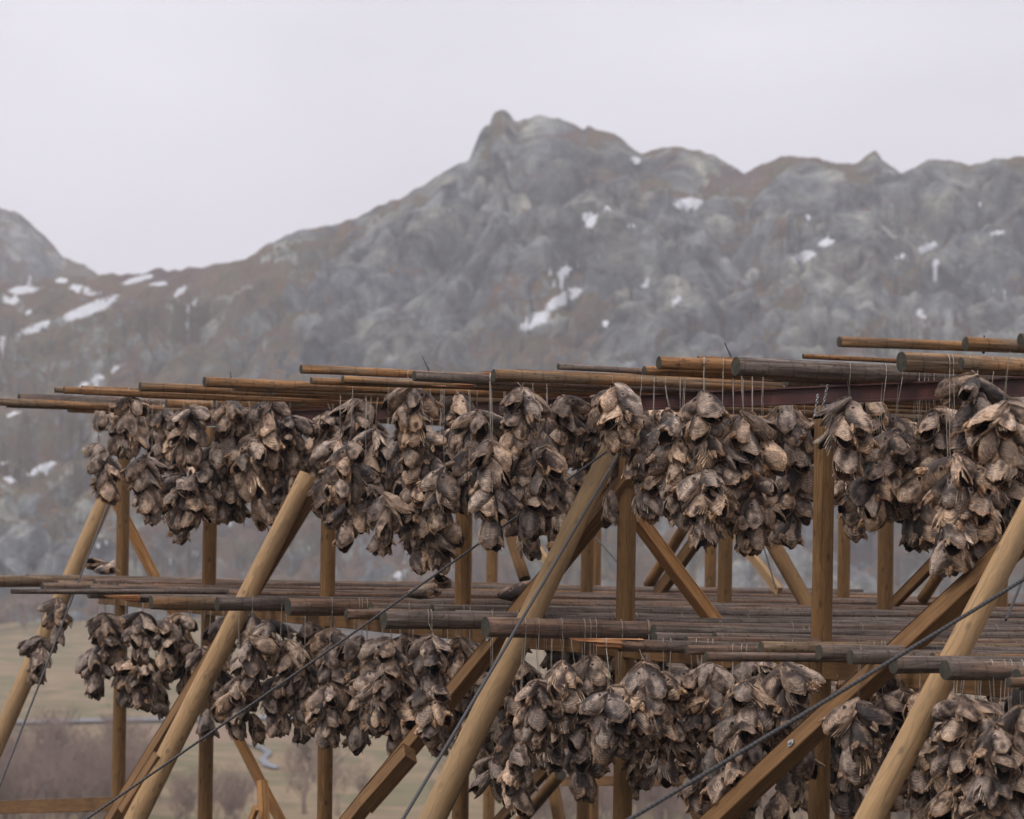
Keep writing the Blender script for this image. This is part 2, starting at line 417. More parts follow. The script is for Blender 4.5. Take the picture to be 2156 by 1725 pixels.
# ------------------------------------------------------------------ poles laid across the rack
LOGS = {'up': [], 'low': []}
def pole(lv, x, y, th, z, label, warm=None, broken=False, p1=None, stick=False, crooked=0):
    base = 3.316 if lv == 'up' else 1.81; z = base+.04; lift = {(634, 779): .06, (1174, 774): .075, (1386, 762): .045, (1354, 778): .012, (1468, 757): .10, (1690, 752): .11, (988, 779): .065, (556, 1268): .05, (24, 1243): .05, (-30, 846): .0}.get((x, y), 0)
    for _ in range(6):          # the pole rests on the beams: its height follows from its thickness
        A = at_z(x, y, z); t, p, _z = rack(A); r = th/2*A.y/FPX*(1.14 if th < 22 else 1.04); z = base+.95*r+lift
    return pole_at(lv, t, p, z, r, label, warm, broken, p1, stick, crooked)
def pole_at(lv, t, p, z, r, label, warm=None, broken=False, p1=None, stick=False, crooked=0):
    p1 = p1 if p1 is not None else 6.6+random.uniform(-.3, .5)
    warm = (lv == 'up') if warm is None else warm
    drop = -.008*(p1-p)
    A = W(t, p, z); B = W(t+random.uniform(-.05, .05), p1, z+drop)
    mats = [MAT['warm' if warm else 'grey'], MAT['end'], MAT['split']]
    o = round_wood('drying_pole', A, B, r, r*(.66 if not stick else .6), mats, None, wob=.05 if r > .03 else .09,
                   bow=.012+crooked, broken=broken, knots=int(4+r*90))
    tag(o, label, 'pole', 'poles laid across the upper level' if lv == 'up' else 'poles laid across the lower level')
    LOGS[lv].append(dict(t=t, p0=p, p1=p1, z=z, z1=z+drop, r=r, r1=r*.66)); return o
UP = [(-30, 846, 14, 3.375, 'thin brown pole running out of frame at far left, under its neighbours, upper level'),
 (14, 848, 18, 3.36, 'pole with pale cut end at the far left of the upper level'),
 (40, 843, 27, 3.37, 'thick greenish pole, its cut end leftmost of the thick ones up top'),
 (116, 822, 10, 3.45, 'slim stick with its tip just left of two slim poles, upper left'),
 (134, 820, 13, 3.44, 'slim orange pole, left one of two lying level at upper left'),
 (174, 821, 15, 3.42, 'slim orange pole, right one of two lying level at upper left'),
 (294, 816, 17, 3.43, 'pole with dark round end above the leftmost long orange pole'),
 (300, 825, 20, 3.38, 'long orange pole below the dark round ended one, upper left'),
 (430, 803, 19, 3.43, 'brown pole starting above the second cluster of heads from left, upper level'),
 (492, 813, 23, 3.38, 'brown pole with bark rings starting right under a thin upright rod'),
 (576, 826, 13, 3.36, 'thin brown pole low in the heap left of center, upper level'),
 (634, 779, 17, 3.53, 'straight brown pole jutting left highest in the middle heap'),
 (656, 800, 14, 3.44, 'short ended brown pole below the highest middle one'),
 (722, 801, 15, 3.43, 'dark brown pole in the middle heap, right of a short ended one'),
 (705, 817, 12, 3.38, 'thin dark pole lowest of the middle heap'),
 (872, 791, 22, 3.45, 'grey green pole with round cut end in the middle heap'),
 (895, 806, 13, 3.40, 'pole with splintered orange end low in the middle heap', 1),
 (988, 779, 15, 3.49, 'pole with dark broken end above the grey pole, center', 1),
 (1040, 790, 25, 3.43, 'long golden brown pole reaching right over the central heads'),
 (1000, 808, 15, 3.36, 'dark pole lying under the long golden brown one'),
 (1174, 774, 12, 3.49, 'thin pale pole peeking over the long golden brown one'),
 (1118, 806, 15, 3.375, 'brown pole half hidden under the long golden brown one, left piece'),
 (1215, 812, 14, 3.37, 'dark pole lowest under the long golden brown one, center'),
 (1354, 778, 18, 3.43, 'slender pole with dark end under the ringed pole, right of center'),
 (1386, 762, 26, 3.47, 'reddish pole with dark ring scars and black end, right of center'),
 (1468, 757, 10, 3.53, 'thin pale stick lying behind the ringed reddish pole'),
 (1548, 769, 39, 3.42, 'very thick grey pole with smooth top, right of the ringed one'),
 (1625, 794, 18, 3.37, 'grey pole with round end under the very thick grey one'),
 (1664, 811, 21, 3.33, 'short yellow pole with pale green sawn end resting on the steel beam'),
 (1690, 752, 9, 3.53, 'thin dark stick behind the very thick grey pole'),
 (1764, 722, 20, 3.53, 'crooked knobbly stick jutting left highest at upper right'),
 (1898, 763, 42, 3.42, 'thick ochre pole with rough grey end at upper right'),
 (2024, 764, 24, 3.42, 'ochre pole with dark cracks beside the thick rough ended one'),
 (2030, 726, 27, 3.52, 'brown pole with dark end atop the crooked stick at right edge'),
 (2148, 718, 26, 3.52, 'pole whose grey end just enters at the right edge, topmost')]
for i, q in enumerate(UP):
    x, y, th, z, lb = q[:5]
    pole('up', x, y, th, z, lb, warm=(x not in (40, 872, 1548, 1625, 1174)), broken=len(q) > 5, stick=th < 14,
         crooked=.03 if x == 1764 else 0, p1=2.6 if x == 1664 else None)
LOW = [(-60, 1223, 25, 1.84, 'long brown pole entering from the left edge, farthest of the lower level'),
 (24, 1243, 10, 1.85, 'thin crooked stick below the pole entering at the left edge'),
 (90, 1237, 23, 1.87, 'pole with dark end above a dangling head cluster at lower left'),
 (187, 1247, 28, 1.87, 'grey pole with rounded dark end, second thick one from left, lower level'),
 (205, 1259, 16, 1.84, 'split reddish pole tucked under the rounded grey one, lower left', 1),
 (318, 1267, 28, 1.86, 'brown pole with clean round end, third thick one from left, lower level'),
 (457, 1270, 29, 1.87, 'brown pole with dark end lying against the third thick one'),
 (607, 1276, 36, 1.88, 'thick reddish pole with grey green cut end, left half of lower level'),
 (730, 1295, 22, 1.84, 'stubby dark pole crossed by the wire rope in front'),
 (808, 1302, 38, 1.88, 'thick dark pole with big grey end, just right of the wire rope'),
 (1022, 1322, 42, 1.88, 'thickest reddish pole, its end beside the central leaning strut'),
 (1322, 1330, 17, 1.87, 'mossy green pole with jagged dark end behind the thick reddish one'),
 (1192, 1357, 27, 1.86, 'dark pole with splintered orange broken end, lower center', 1),
 (1442, 1353, 25, 1.87, 'grey pole with dark round end over a thinner one, right of center'),
 (1447, 1366, 18, 1.86, 'thin pole directly below the dark round ended grey one'),
 (1487, 1385, 17, 1.82, 'short dark thick end under two poles right of center'),
 (1720, 1378, 17, 1.85, 'slim dark pole starting in front of the tall square cut front post'),
 (1805, 1372, 13, 1.89, 'bluish grey thin pole behind the diagonal brace at right'),
 (1880, 1400, 36, 1.86, 'dark brown pole with black hollow end touching the near strut'),
 (1987, 1410, 41, 1.87, 'thick dark pole ending right in front of the near leaning strut'),
 (2122, 1434, 19, 1.84, 'small dark pole low at the right edge of the lower level')]
for q in LOW:
    x, y, th, z, lb = q[:5]
    pole('low', x, y, th, z, lb, warm=x in (-60, 318), broken=len(q) > 5, stick=th < 14)
ORD = ['first', 'second', 'third', 'fourth', 'fifth', 'sixth', 'seventh', 'eighth', 'ninth', 'tenth', 'eleventh', 'twelfth', 'thirteenth',
       'fourteenth', 'fifteenth', 'sixteenth', 'seventeenth', 'eighteenth', 'nineteenth', 'twentieth'] + ['%dth' % i for i in range(21, 120)]
ts = sorted(l['t'] for l in LOGS['low']); fill = []
t = -4.2
while t < 12.4:
    if min(abs(t-q) for q in ts) > .17: fill.append(t); t += .36
    else: t += .1
for i, t in enumerate(sorted(fill, reverse=True)):
    pole_at('low', t+random.uniform(-.03, .03), random.uniform(-1.1, -.5), 1.85+random.uniform(-.02, .025), random.uniform(.03, .05),
            'weathered grey lower level pole with hidden near end, %s such from the far edge' % ORD[i], warm=random.random() < .15, p1=random.uniform(6.4, 7.6))

ts = sorted(l['t'] for l in LOGS['up']); fill = []
t = .2
while t < 11.6:
    if min(abs(t-q) for q in ts) > .16: fill.append(t); t += .34
    else: t += .1
for i, t in enumerate(sorted(fill, reverse=True)):
    pole_at('up', t+random.uniform(-.03, .03), (random.uniform(-.9, -.2) if t > 2.9 else random.uniform(-.2, .25)), 3.355+random.uniform(0, .02), random.uniform(.032, .05),
            'brown upper level pole with hidden near end, %s such from the far edge' % ORD[i], p1=random.uniform(6.2, 7.2))

# ------------------------------------------------------------------ dried fish heads
def lerp3(a, b, k): return tuple(a[i]+(b[i]-a[i])*k for i in range(3))
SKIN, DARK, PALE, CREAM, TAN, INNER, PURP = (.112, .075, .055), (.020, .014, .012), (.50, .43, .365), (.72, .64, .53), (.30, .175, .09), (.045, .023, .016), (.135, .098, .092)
def sstep(a, b, x):
    x = min(1, max(0, (x-a)/(b-a))); return x*x*(3-2*x)
def head_mesh(seed):
    r = random.Random(seed); V = []; Fc = []; Cc = []
    NU, NV = 58, 44; L = .225
    op = r.uniform(.0, .3)+(.35 if seed % 5 == 0 else 0)          # how far the gill covers are splayed
    hmax = r.uniform(.050, .062); wmax = r.uniform(.030, .040)
    peak = r.uniform(.60, .70); bx, by = r.uniform(-.05, .03), r.uniform(-.03, .03); tw = r.uniform(-.4, .4)
    tone = r.random(); ox, oy = r.uniform(0, 99), r.uniform(0, 99)
    eyeu, eyet = r.uniform(.34, .42), r.uniform(1.15, 1.35)
    def nz(a, b): return float(vnoise(a+ox, b+oy))
    def surf(u, th, inner=0):
        ct, st = math.cos(th), math.sin(th)          # ct>0 dorsal, st sides
        lat = abs(st)
        uend = .80+.24*lat**1.3 if ct > 0 else .62-.1*op+(.42+.1*op)*lat**1.1
        rag = .03*nz(th*4.1, 3.3)+.014*nz(th*11, 8.1)
        uu = u*(uend+rag)
        e = (uu/peak)
        prof = (math.sin(min(e, 1)*PI/2))**.92 if e < 1 else 1-.42*min(1.3, (uu-peak)/(1-peak))**2*(1-op*.8)
        h = .012+hmax*prof; w = .010+wmax*prof*(1+op*.9*sstep(.4, 1, uu))
        if ct > 0: h *= .80
        k = (1-.13*inner)-.02*inner
        x = h*ct*k; y = w*st*k*(1+(0.18 if ct < 0 else 0)*op)
        if ct < 0: x *= 1-.3*op*lat
        # wrinkles
        dcx = (uu-.50)*L; dcy = h*ct
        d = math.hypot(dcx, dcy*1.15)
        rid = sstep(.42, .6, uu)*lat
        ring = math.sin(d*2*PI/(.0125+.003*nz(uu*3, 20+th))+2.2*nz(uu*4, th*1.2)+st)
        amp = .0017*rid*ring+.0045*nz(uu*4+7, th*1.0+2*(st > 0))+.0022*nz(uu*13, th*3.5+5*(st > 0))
        # eye
        side = 1 if st > 0 else -1
        tha = th if th < PI else 2*PI-th
        de = math.hypot((uu-eyeu)*L, (tha-eyet)*(.5*(h+w)))
        ey = 0
        if de < .0095: amp -= .005*(1-de/.0095); ey = -1
        elif de < .0155: amp += .0026; ey = 1
        # brow and cheek hollows
        amp -= .004*math.exp(-((uu-.56)/.06)**2-((tha-1.2)/.35)**2)
        nrm = math.hypot(ct, st*.8)
        x += amp*ct*(1-inner*.5); y += amp*st*(1-inner*.5)
        z = -uu*L
        x2 = x+bx*uu*uu; y2 = y+by*uu*uu
        a = tw*uu*uu; x, y = x2*math.cos(a)-y2*math.sin(a), x2*math.sin(a)+y2*math.cos(a)
        # colour
        n1 = nz(uu*4, th*1.4); n2 = nz(uu*9+3, th*3+9)
        pal = sstep(-.30, .55, n1*.8+n2*.35+.35*lat+.25*sstep(.4, .7, uu)-.15+.35*(tone-.5))
        c = lerp3(SKIN, PALE, pal)
        c = lerp3(c, PURP, .4*sstep(0, .6, nz(uu*3+40, th+4)))
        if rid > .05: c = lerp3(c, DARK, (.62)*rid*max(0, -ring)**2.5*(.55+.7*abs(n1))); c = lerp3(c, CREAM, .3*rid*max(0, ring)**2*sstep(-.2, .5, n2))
        c = lerp3(c, DARK, .85*sstep(.25, .8, ct)*(.65+.4*n2)); c = lerp3(c, PALE, .5*sstep(.3, .9, -ct)*(1-rid))
        if u > .93: c = lerp3(c, lerp3(TAN, CREAM, r.random()*.6), .5)
        if ey < 0: c = lerp3(DARK, SKIN, .45)
        if ey > 0: c = lerp3(c, PALE, .45)
        if inner: c = lerp3(INNER, TAN, .5*sstep(.1, .6, n1))
        return Vector((x, y, z)), c
    rows = [(i/NU, 0) for i in range(NU+1)]+[(1-.02-.78*i/12, 1) for i in range(13)]
    for (u, inn) in rows:
        for k in range(NV):
            p, c = surf(max(u, .0), 2*PI*k/NV, inn); V.append(p); Cc.append(c)
    for i in range(len(rows)-1):
        for k in range(NV):
            a = i*NV+k; b = i*NV+(k+1) % NV; Fc.append((a, a+NV, b+NV, b))
    V.append(Vector((0, 0, .004))); Cc.append(TAN); c0 = len(V)-1
    for k in range(NV): Fc.append((c0, k, (k+1) % NV))
    body = len(Fc)
    def lump(A, B, ra, rb, col, n=9, sd=8, rag=.25):
        b0 = len(V); d = B-A; x = d.cross(Vector((0, 1, 0))).normalized(); y = d.cross(x).normalized()
        for i in range(n):
            u = i/(n-1); R = (ra+(rb-ra)*u)*(math.sin(max(.08, min(1, (1-u)*2.6))*PI/2))
            for k in range(sd):
                q = R*(1+r.uniform(-rag, rag)); th = 2*PI*k/sd
                V.append(A+d*u+x*(q*math.cos(th)*.8)+y*(q*math.sin(th))+Vector((0, 0, r.uniform(-.004, .004))))
                Cc.append(lerp3(lerp3(col, DARK, r.random()*.6), CREAM, r.random()*.3))
        for i in range(n-1):
            for k in range(sd):
                a = b0+i*sd+k; b = b0+i*sd+(k+1) % sd; Fc.append((a, a+sd, b+sd, b))
        Fc.append(tuple(b0+(n-1)*sd+k for k in range(sd)))
    def strip(pts, w, col, nrm):
        b0 = len(V); n = len(pts)
        for i, p in enumerate(pts):
            u = i/(n-1); d = (pts[min(n-1, i+1)]-pts[max(0, i-1)]).normalized(); s = d.cross(nrm).normalized(); ww = w*(1-.75*u**3)*(.5+.5*min(1, u*5))
            cc = lerp3(lerp3(col, SKIN, r.random()*.45), DARK, .35*(1-u) if r.random() < .5 else 0)
            m2 = d.cross(s)*(w*.35)
            for q in (p-s*ww, p+m2, p+s*ww, p-m2*.6): V.append(q); Cc.append(cc)
        for i in range(n-1):
            for k in range(4):
                a = b0+i*4+k; b = b0+i*4+(k+1) % 4; Fc.append((a, b, b+4, a+4))
    # nape stump (ragged cut flesh)
    s0 = surf(.84, .0)[0]; e = Vector((s0.x*.95+r.uniform(-.004, .012), s0.y+r.uniform(-.012, .012), -L*r.uniform(.90, 1.02)))
    nt = lerp3(TAN, CREAM, r.uniform(0, .45)); nk = r.uniform(.5, .95)
    lump(Vector((s0.x*.5, s0.y*.5, -.68*L)), e, .022*nk, .027*nk, nt, rag=.32)
    for sd in (-1, 1):
        lump(Vector((s0.x*.8, s0.y+sd*.016, -.76*L)), e+Vector((.006, sd*.016*nk, -.012*r.random())), .013*nk, .012*nk, lerp3(nt, CREAM, .25), sd=7, rag=.35)
    for k in range(r.randint(1, 3)):     # ragged shreds hanging from the edges
        th = r.uniform(0, 6.28); p = surf(.97, th)[0]
        strip([p, p+Vector((r.uniform(-.006, .006), r.uniform(-.006, .006), -.012)), p+Vector((r.uniform(-.01, .01), r.uniform(-.01, .01), -r.uniform(.014, .028)))], .006, TAN, Vector((1, .3, 0)))
    # gill rays fanning from the throat and the jaw bones
    for sd in (-1, 1):
        nr = r.randint(3, 4); spread = r.uniform(.3, 1.1)*(1.25 if seed % 3 == 1 else .35)
        for k in range(nr):
            q = k/(nr-1); pts = []
            for i in range(6):
                u = i/5
                pts.append(Vector((-.030-.036*u-.014*math.sin(u*PI)*(1-q)+.02*q*u, sd*(.005+.010*u+spread*.052*q*u**1.4), -L*(.34+(.50+.14*q)*u*(1 if seed % 3 == 1 else .72))+.006*r.uniform(-1, 1))))
            strip(pts, r.uniform(.008, .0115), CREAM if r.random() < .6 else PALE, Vector((1, sd*.6, 0)))
        pts = [Vector((-.012-.034*math.sin(u*PI*.62), sd*(.006+.017*math.sin(u*PI*.8)), -L*(.01+.42*u))) for u in (0, .2, .4, .6, .8, 1)]
        strip(pts, .0085, PALE, Vector((.4, sd, 0)))
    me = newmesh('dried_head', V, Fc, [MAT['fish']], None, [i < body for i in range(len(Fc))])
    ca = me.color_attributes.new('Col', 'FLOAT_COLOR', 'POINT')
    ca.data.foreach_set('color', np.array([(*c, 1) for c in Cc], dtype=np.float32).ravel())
    return me
HEADS = [head_mesh(100+i) for i in range(16)]

def place_head(parent, at, tilt, az, roll, sc, r):
    """snout at `at`; hangs down tilted out by `tilt` towards azimuth az; rolled about its own axis"""
    q = Quaternion((0, 0, 1), az) @ Quaternion((0, 1, 0), -tilt) @ Quaternion((0, 0, 1), roll)
    if r.random() < .68:      # the flat heads mostly settle side by side, cheeks towards the open side of the rack
        d = (Quaternion((0, 0, 1), az) @ Quaternion((0, 1, 0), -tilt)).inverted() @ Vector((0, -1, 0))
        roll = math.atan2(-d.x, d.y)+r.gauss(0, .42)+(PI if r.random() < .5 else 0)
        q = Quaternion((0, 0, 1), az) @ Quaternion((0, 1, 0), -tilt) @ Quaternion((0, 0, 1), roll)
    o = link('dried_head', HEADS[r.randrange(len(HEADS))], parent, at, q); o.scale = (sc*r.uniform(.93, 1.07), sc*r.uniform(.93, 1.07), sc); return o

BUND = []
def bundle(lv, lg, p, zk, n, r, seen='front', sc=1.0):
    """n heads tied by their snouts on a cord slung over the pole lg"""
    k = (p-lg['p0'])/(lg['p1']-lg['p0']); zl = lg['z']+(lg['z1']-lg['z'])*k; rl = lg['r']+(lg['r1']-lg['r'])*k
    side = r.choice((-1, 1))
    side = -1 if zk > zl-rl-.06 else side
    zk = min(zk, zl+.01); hug = zk > zl-rl-.06
    K = W(lg['t']+((-1)*(rl+.018) if hug else side*rl*.6+r.uniform(-.03, .03)), p, zk)
    root = bpy.data.objects.new('fish_head_bundle', None); COL.objects.link(root); root.location = K
    # cord: over the pole and down, two strands
    V = []; Fc = []; c = W(lg['t'], p, zl)
    arc = [c+AX*((rl+.003)*math.cos(a))+Vector((0, 0, (rl+.003)*math.sin(a)))+PX*(.02*math.cos(a)) for a in [PI*(i/8*1.25-.125) for i in range(9)]]
    tw = .0019 if seen == 'front' else .0013
    p2 = K+Vector((r.uniform(-.01, .01), 0, -.01))
    tube_verts([arc[0], K.lerp(arc[0], .5)+Vector((r.uniform(-.004, .004), 0, 0)), p2], tw, 4, V, Fc)
    tube_verts(arc, tw, 4, V, Fc)
    tube_verts([arc[-1], K.lerp(arc[-1], .5)+Vector((r.uniform(-.004, .004), 0, 0)), p2+PX*.01], tw, 4, V, Fc)
    tube_verts([p2, p2-Vector((0, 0, .16))], tw*1.6, 5, V, Fc)
    link('cord', newmesh('cord', [v-K for v in V], Fc, [MAT['twine']]), root)
    tiers = []
    if n <= 3: tiers = [(n, 0, .28)]
    else:
        a = max(2, round(n*.28)); b = max(2, round(n*.36)); tiers = [(a, .0, .78), (b, .075, .52), (n-a-b, .175, .27)]
    az0 = r.uniform(0, 6.28)
    for ti, (m, dz, tilt) in enumerate(tiers):
        for i in range(m):
            az = az0+ti*.9+2*PI*i/max(m, 1)+r.uniform(-.35, .35)
            tl = max(.05, tilt+r.uniform(-.25, .3))
            q = r.random(); roll = (PI/2 if q < .39 else -PI/2 if q < .78 else 0 if q < .93 else PI)+r.uniform(-.4, .4)
            off = Vector((math.cos(az), math.sin(az), 0))*.012
            place_head(root, off+Vector((0, 0, -dz-r.uniform(0, .03))), tl, az+PI, roll, sc*r.uniform(.82, 1.12), r)
    BUND.append(dict(o=root, lv=lv, x=proj(K)[0], y=proj(K)[1], p=p, drop=zl-zk, n=n, seen=seen)); return root

rb = random.Random(77)
STRUT = ((1302, 915, .484, 945), (648, 1000, .501, 1020), (254, 978, .444, 1000), (2192, 1030, .521, 1075))
def by_strut(x, y):      # heads that would hang into a front strut go behind it instead
    for (tx, ty, sl, ym) in STRUT:
        for yy in (y+25, y+80, y+135):
            if yy > ym and abs(x-(tx-(yy-ty)*sl)) < 62: return True
    return False
def bundle_px(lv, x, y, n=None, sc=1.0, tgt=None):
    tgt = rb.uniform(-1.45, -.55) if tgt is None else tgt
    best = None; guard = by_strut(x, y) and not (n and n <= (6 if x < 300 else 2))
    for lg in LOGS[lv]:
        if lg['r'] < .026: continue
        P = at_t(x, y, lg['t']); _, p, z = rack(P)
        if p < lg['p0']+.22 or p > 3 or (lv == 'up' and 1640 < x < 1845 and p < .3): continue
        if lv == 'low' and (abs(x-1735) < 70 or (abs(x-1322) < 60 and y > 1470)) and p < .3: continue
        if guard and p < (.22 if lv == 'up' else -.5): continue
        s = abs(p-tgt)+max(0, z-lg['z'])*4
        if best is None or s < best[0]: best = (s, lg, p, z)
    if best: bundle(lv, best[1], best[2], best[3], (n+2 if n and n > 4 else n) or rb.randint(11, 15), rb, 'front', sc)
UPB = [(205, 872, 2), (202, 935, 4), (272, 855), (338, 856), (262, 925), (345, 930), (425, 950, 8), (320, 995), (385, 1005, 9), (480, 862, 7), (500, 990, 8), (562, 850, 6), (555, 915), (612, 895), (542, 1052, 1), (445, 985, 7), (590, 975),
  (690, 890), (662, 965), (745, 858), (742, 935), (795, 905), (860, 835), (850, 995, 9), (768, 1000, 11), (885, 905), (880, 1010, 7), (962, 845), (1005, 885), (960, 940), (1090, 840), (1148, 890), (1060, 965), (1180, 855), (1120, 985), (1030, 1010, 6), (1180, 1000, 5),
  (1290, 832), (1215, 870), (1240, 950), (1340, 890), (1400, 885, 6), (1375, 945), (1282, 1038, 2), (1482, 845), (1478, 992, 11), (1430, 900), (1560, 890), (1605, 915), (1580, 1005, 8), (1650, 870), (1690, 905, 7), (1672, 1010, 6), (1540, 975),
  (1815, 848, 7), (1800, 992, 11), (1895, 905), (1860, 960, 7), (2040, 812, 11, 1.1), (1962, 885, 9), (1940, 1000, 8), (2050, 1020, 10), (2125, 865), (2140, 975, 9), (2085, 930), (1990, 1090, 4), (2000, 960, 8)]
LOWB = [(125, 1256, 6), (88, 1338, 5), (222, 1290), (300, 1285), (262, 1380, 9), (205, 1365, 7), (325, 1400), (240, 1300, 8), (395, 1345, 7), (402, 1395, 5), (375, 1290, 6), (468, 1300), (468, 1410, 7), (440, 1490, 3), (530, 1500, 1), (560, 1300), (600, 1345), (590, 1425), (500, 1425, 7), (650, 1310), (705, 1320), (695, 1440, 12), (752, 1450, 6), (640, 1390),
  (820, 1345), (900, 1330), (975, 1340, 6), (870, 1405), (905, 1430, 9), (805, 1410), (840, 1470, 8), (985, 1505, 5), (1045, 1370), (1100, 1385), (1130, 1430), (1160, 1485, 10), (1085, 1520, 8), (1030, 1590, 4), (1240, 1375), (1275, 1445), (1345, 1390), (1305, 1450), (1225, 1530, 6), (1395, 1415), (1455, 1410), (1500, 1410), (1335, 1560, 6), (1475, 1560, 5), (1200, 1400), (1410, 1500, 7),
  (1572, 1430), (1560, 1500, 9), (1645, 1395), (1610, 1420), (1690, 1440), (1745, 1430, 6), (1775, 1570, 8), (1855, 1460), (1885, 1450, 5), (1700, 1560, 6), (1935, 1510), (2030, 1510, 10), (2085, 1520), (2125, 1560, 11), (2010, 1650, 8), (2110, 1670, 9), (1860, 1540, 8), (1970, 1450, 6), (2150, 1480), (1540, 1590, 7)]
UPB += [(250, 880, 9), (310, 960, 9), (365, 900, 10), (410, 1000, 8), (455, 930, 9), (520, 880, 9), (575, 1000, 8), (660, 920, 9), (715, 930, 9), (780, 950, 10), (815, 1040, 7), (905, 960, 9), (985, 940, 8), (1030, 930, 9), (1120, 1050, 6), (380, 1040, 9), (730, 1065, 4), (885, 1080, 6), (925, 1085, 5), (1165, 1085, 3), (1262, 850, 9), (1225, 850, 8), (1335, 945, 9), (1318, 850, 9), (1285, 865, 9), (1350, 890, 9), (1300, 850), (1330, 862), (1252, 880), (1312, 905, 8), (1262, 905), (300, 900), (640, 940, 9), (700, 1000, 7), (930, 985, 9), (1100, 930), (1150, 940), (230, 960, 6), (650, 1010, 4), (1440, 950), (1520, 940), (1750, 870), (1840, 900), (1930, 930), (1560, 1020, 7), (525, 930), (395, 880), (830, 920)]
LOWB += [(1465, 1402), (1490, 1395, 8), (2060, 1472), (2030, 1462), (1990, 1440, 8), (350, 1300), (300, 1380), (430, 1360), (530, 1340), (530, 1290), (640, 1440, 8), (760, 1340), (770, 1390), (940, 1400), (860, 1340), (960, 1440, 7), (1060, 1440, 8), (1180, 1390), (1100, 1560, 6), (1250, 1500, 8), (1360, 1470), (1520, 1480), (1810, 1470), (1960, 1560), (2060, 1600, 8), (2000, 1480), (1640, 1665, 5)]
for q in UPB: bundle_px('up', q[0], q[1]-(24 if q[1] < 905 else 6), q[2] if len(q) > 2 else None, q[3] if len(q) > 3 else 1.0)
for q in LOWB: bundle_px('low', q[0], q[1], q[2] if len(q) > 2 else None)
# the rows behind
for lv, cap in (('up', 262), ('low', 302)):
    lgs = [l for l in LOGS[lv] if l['r'] > .03 and l['p0'] < .5]
    lgs.sort(key=lambda l: l['t']); last = -99
    for lg in lgs:
        if lg['t']-last < .72: continue
        last = lg['t']; p = max(-.5, lg['p0']+.4)+rb.uniform(0, .3); k = rb.randint(0, 1)
        while p < 2.4:
            X, Y, _ = proj(W(lg['t'], p, lg['z']-.3)); k += 1
            if -40 < X < 2200 and len(BUND) < cap:
                bundle(lv, lg, p, lg['z']-(rb.uniform(.05, .16) if k % 2 else rb.uniform(.42, .62)), rb.randint(9, 11), rb, 'back', 1.1)
            p += .5 if p < .9 else 1.0

# one label each: cord length, size, level, bay between the front posts, place
FP = [262, 445, 695, 980, 1322, 1735]
def bay(x):
    k = sum(x > q for q in FP)
    return ['left of first post', 'between first and second posts', 'between second and third posts', 'between third and fourth posts',
            'between fourth and fifth posts', 'between fifth and sixth posts', 'right of last post'][k]
cells = {}
for b in BUND:
    size = 'single head' if b['n'] == 1 else 'small' if b['n'] < 6 else 'mid-sized' if b['n'] < 9 else 'big'
    cord = 'long' if b['drop'] > .42 else 'mid' if b['drop'] > .24 else 'short'
    cells.setdefault((b['lv'], b['seen'], bay(b['x']), size, cord), []).append(b)
for (lv, seen, by, size, cord), bs in cells.items():
    bs.sort(key=lambda b: b['x'])
    for i, b in enumerate(bs):
        lbl = ('%s %s head bunch, %s cord, %s level, %s' % (seen, size, cord, 'upper' if lv == 'up' else 'lower', by)) if size != 'single head' else ('lone %s dried fish head, %s cord, %s level, %s' % (seen, cord, 'upper' if lv == 'up' else 'lower', by))
        if len(bs) > 1: lbl += ', %s from left' % ORD[i]
        tag(b['o'], lbl, 'fish heads', 'bundles of dried fish heads on the %s level' % ('upper' if lv == 'up' else 'lower'))
# loose heads lying on the lower poles
for (x, y, sc, az, lb) in ((198, 1202, .95, 2.6, 'loose dried head, left of a pair lying on the farthest lower pole'),
                           (236, 1196, 1.0, .5, 'loose dried head, right of a pair lying on the farthest lower pole'),
                           (855, 1252, 1.0, 2.8, 'pale dried head lying on the lower poles left of the fourth post'),
                           (948, 1232, .9, 1.0, 'small brown dried head lying beside the fourth front post'),
                           (1048, 1255, 1.25, 3.0, 'large pale dried head lying on lower poles left of central strut')):
    P = at_z(x, y, 1.99)
    o = link('dried_head', HEADS[int(x) % 16], None, P, Quaternion((0, 0, 1), az) @ Quaternion((0, 1, 0), 1.75) @ Quaternion((0, 0, 1), 1.2))
    o.scale = (sc,)*3; tag(o, lb, 'fish head', 'loose dried heads on the lower poles')

# ------------------------------------------------------------------ wire ropes and thin rods
def cable(pts, r, label, sag=.04):
    P = []; n = 40
    A, B = pts
    for i in range(n+1):
        u = i/n; q = A.lerp(B, u); q.z -= sag*4*u*(1-u); P.append(q-A)
    V, Fc = tube_verts(P, r, 8)
    tag(link('wire_rope', newmesh('wire_rope', V, Fc, [MAT['cable']]), None, A), label, 'wire rope', 'guy ropes of the rack')
def carry(A, B): return ext(A, B, min(-.3, gz(B)-.1))
A = at_p(256, 985, -.12); B = at_p(0, 1645, -2.6); cable((A, carry(A, B)), 0.0078, 'grey wire rope slanting down in front of the leftmost strut', .03)
A = at_p(1312, 925, -.2); B = at_p(160, 1725, -4.2); cable((A, carry(A, B)), 0.0072, 'long dark wire rope crossing the left half diagonally')
A = at_p(1314, 935, -.25); B = at_p(840, 1725, -3.6); cable((A, carry(A, B)), 0.009, 'steep wire rope running down beside the central strut', .03)
A = at_p(2300, 1130, -1.0); B = at_p(1300, 1725, -3.8); cable((A, carry(A, B)), 0.0092, 'dark wire rope crossing the right strut towards the bottom edge', .03)
A = at_p(1240, 1115, 4.2); B = at_p(1310, 1195, 4.0); cable((A, B), .008, 'short dark rope seen behind the central strut between posts', .0)
A = at_p(1590, 1090, 4.0); B = at_p(1634, 1240, 3.7); cable((A, B), .006, 'thin dark rope behind the right hand heads', .0)
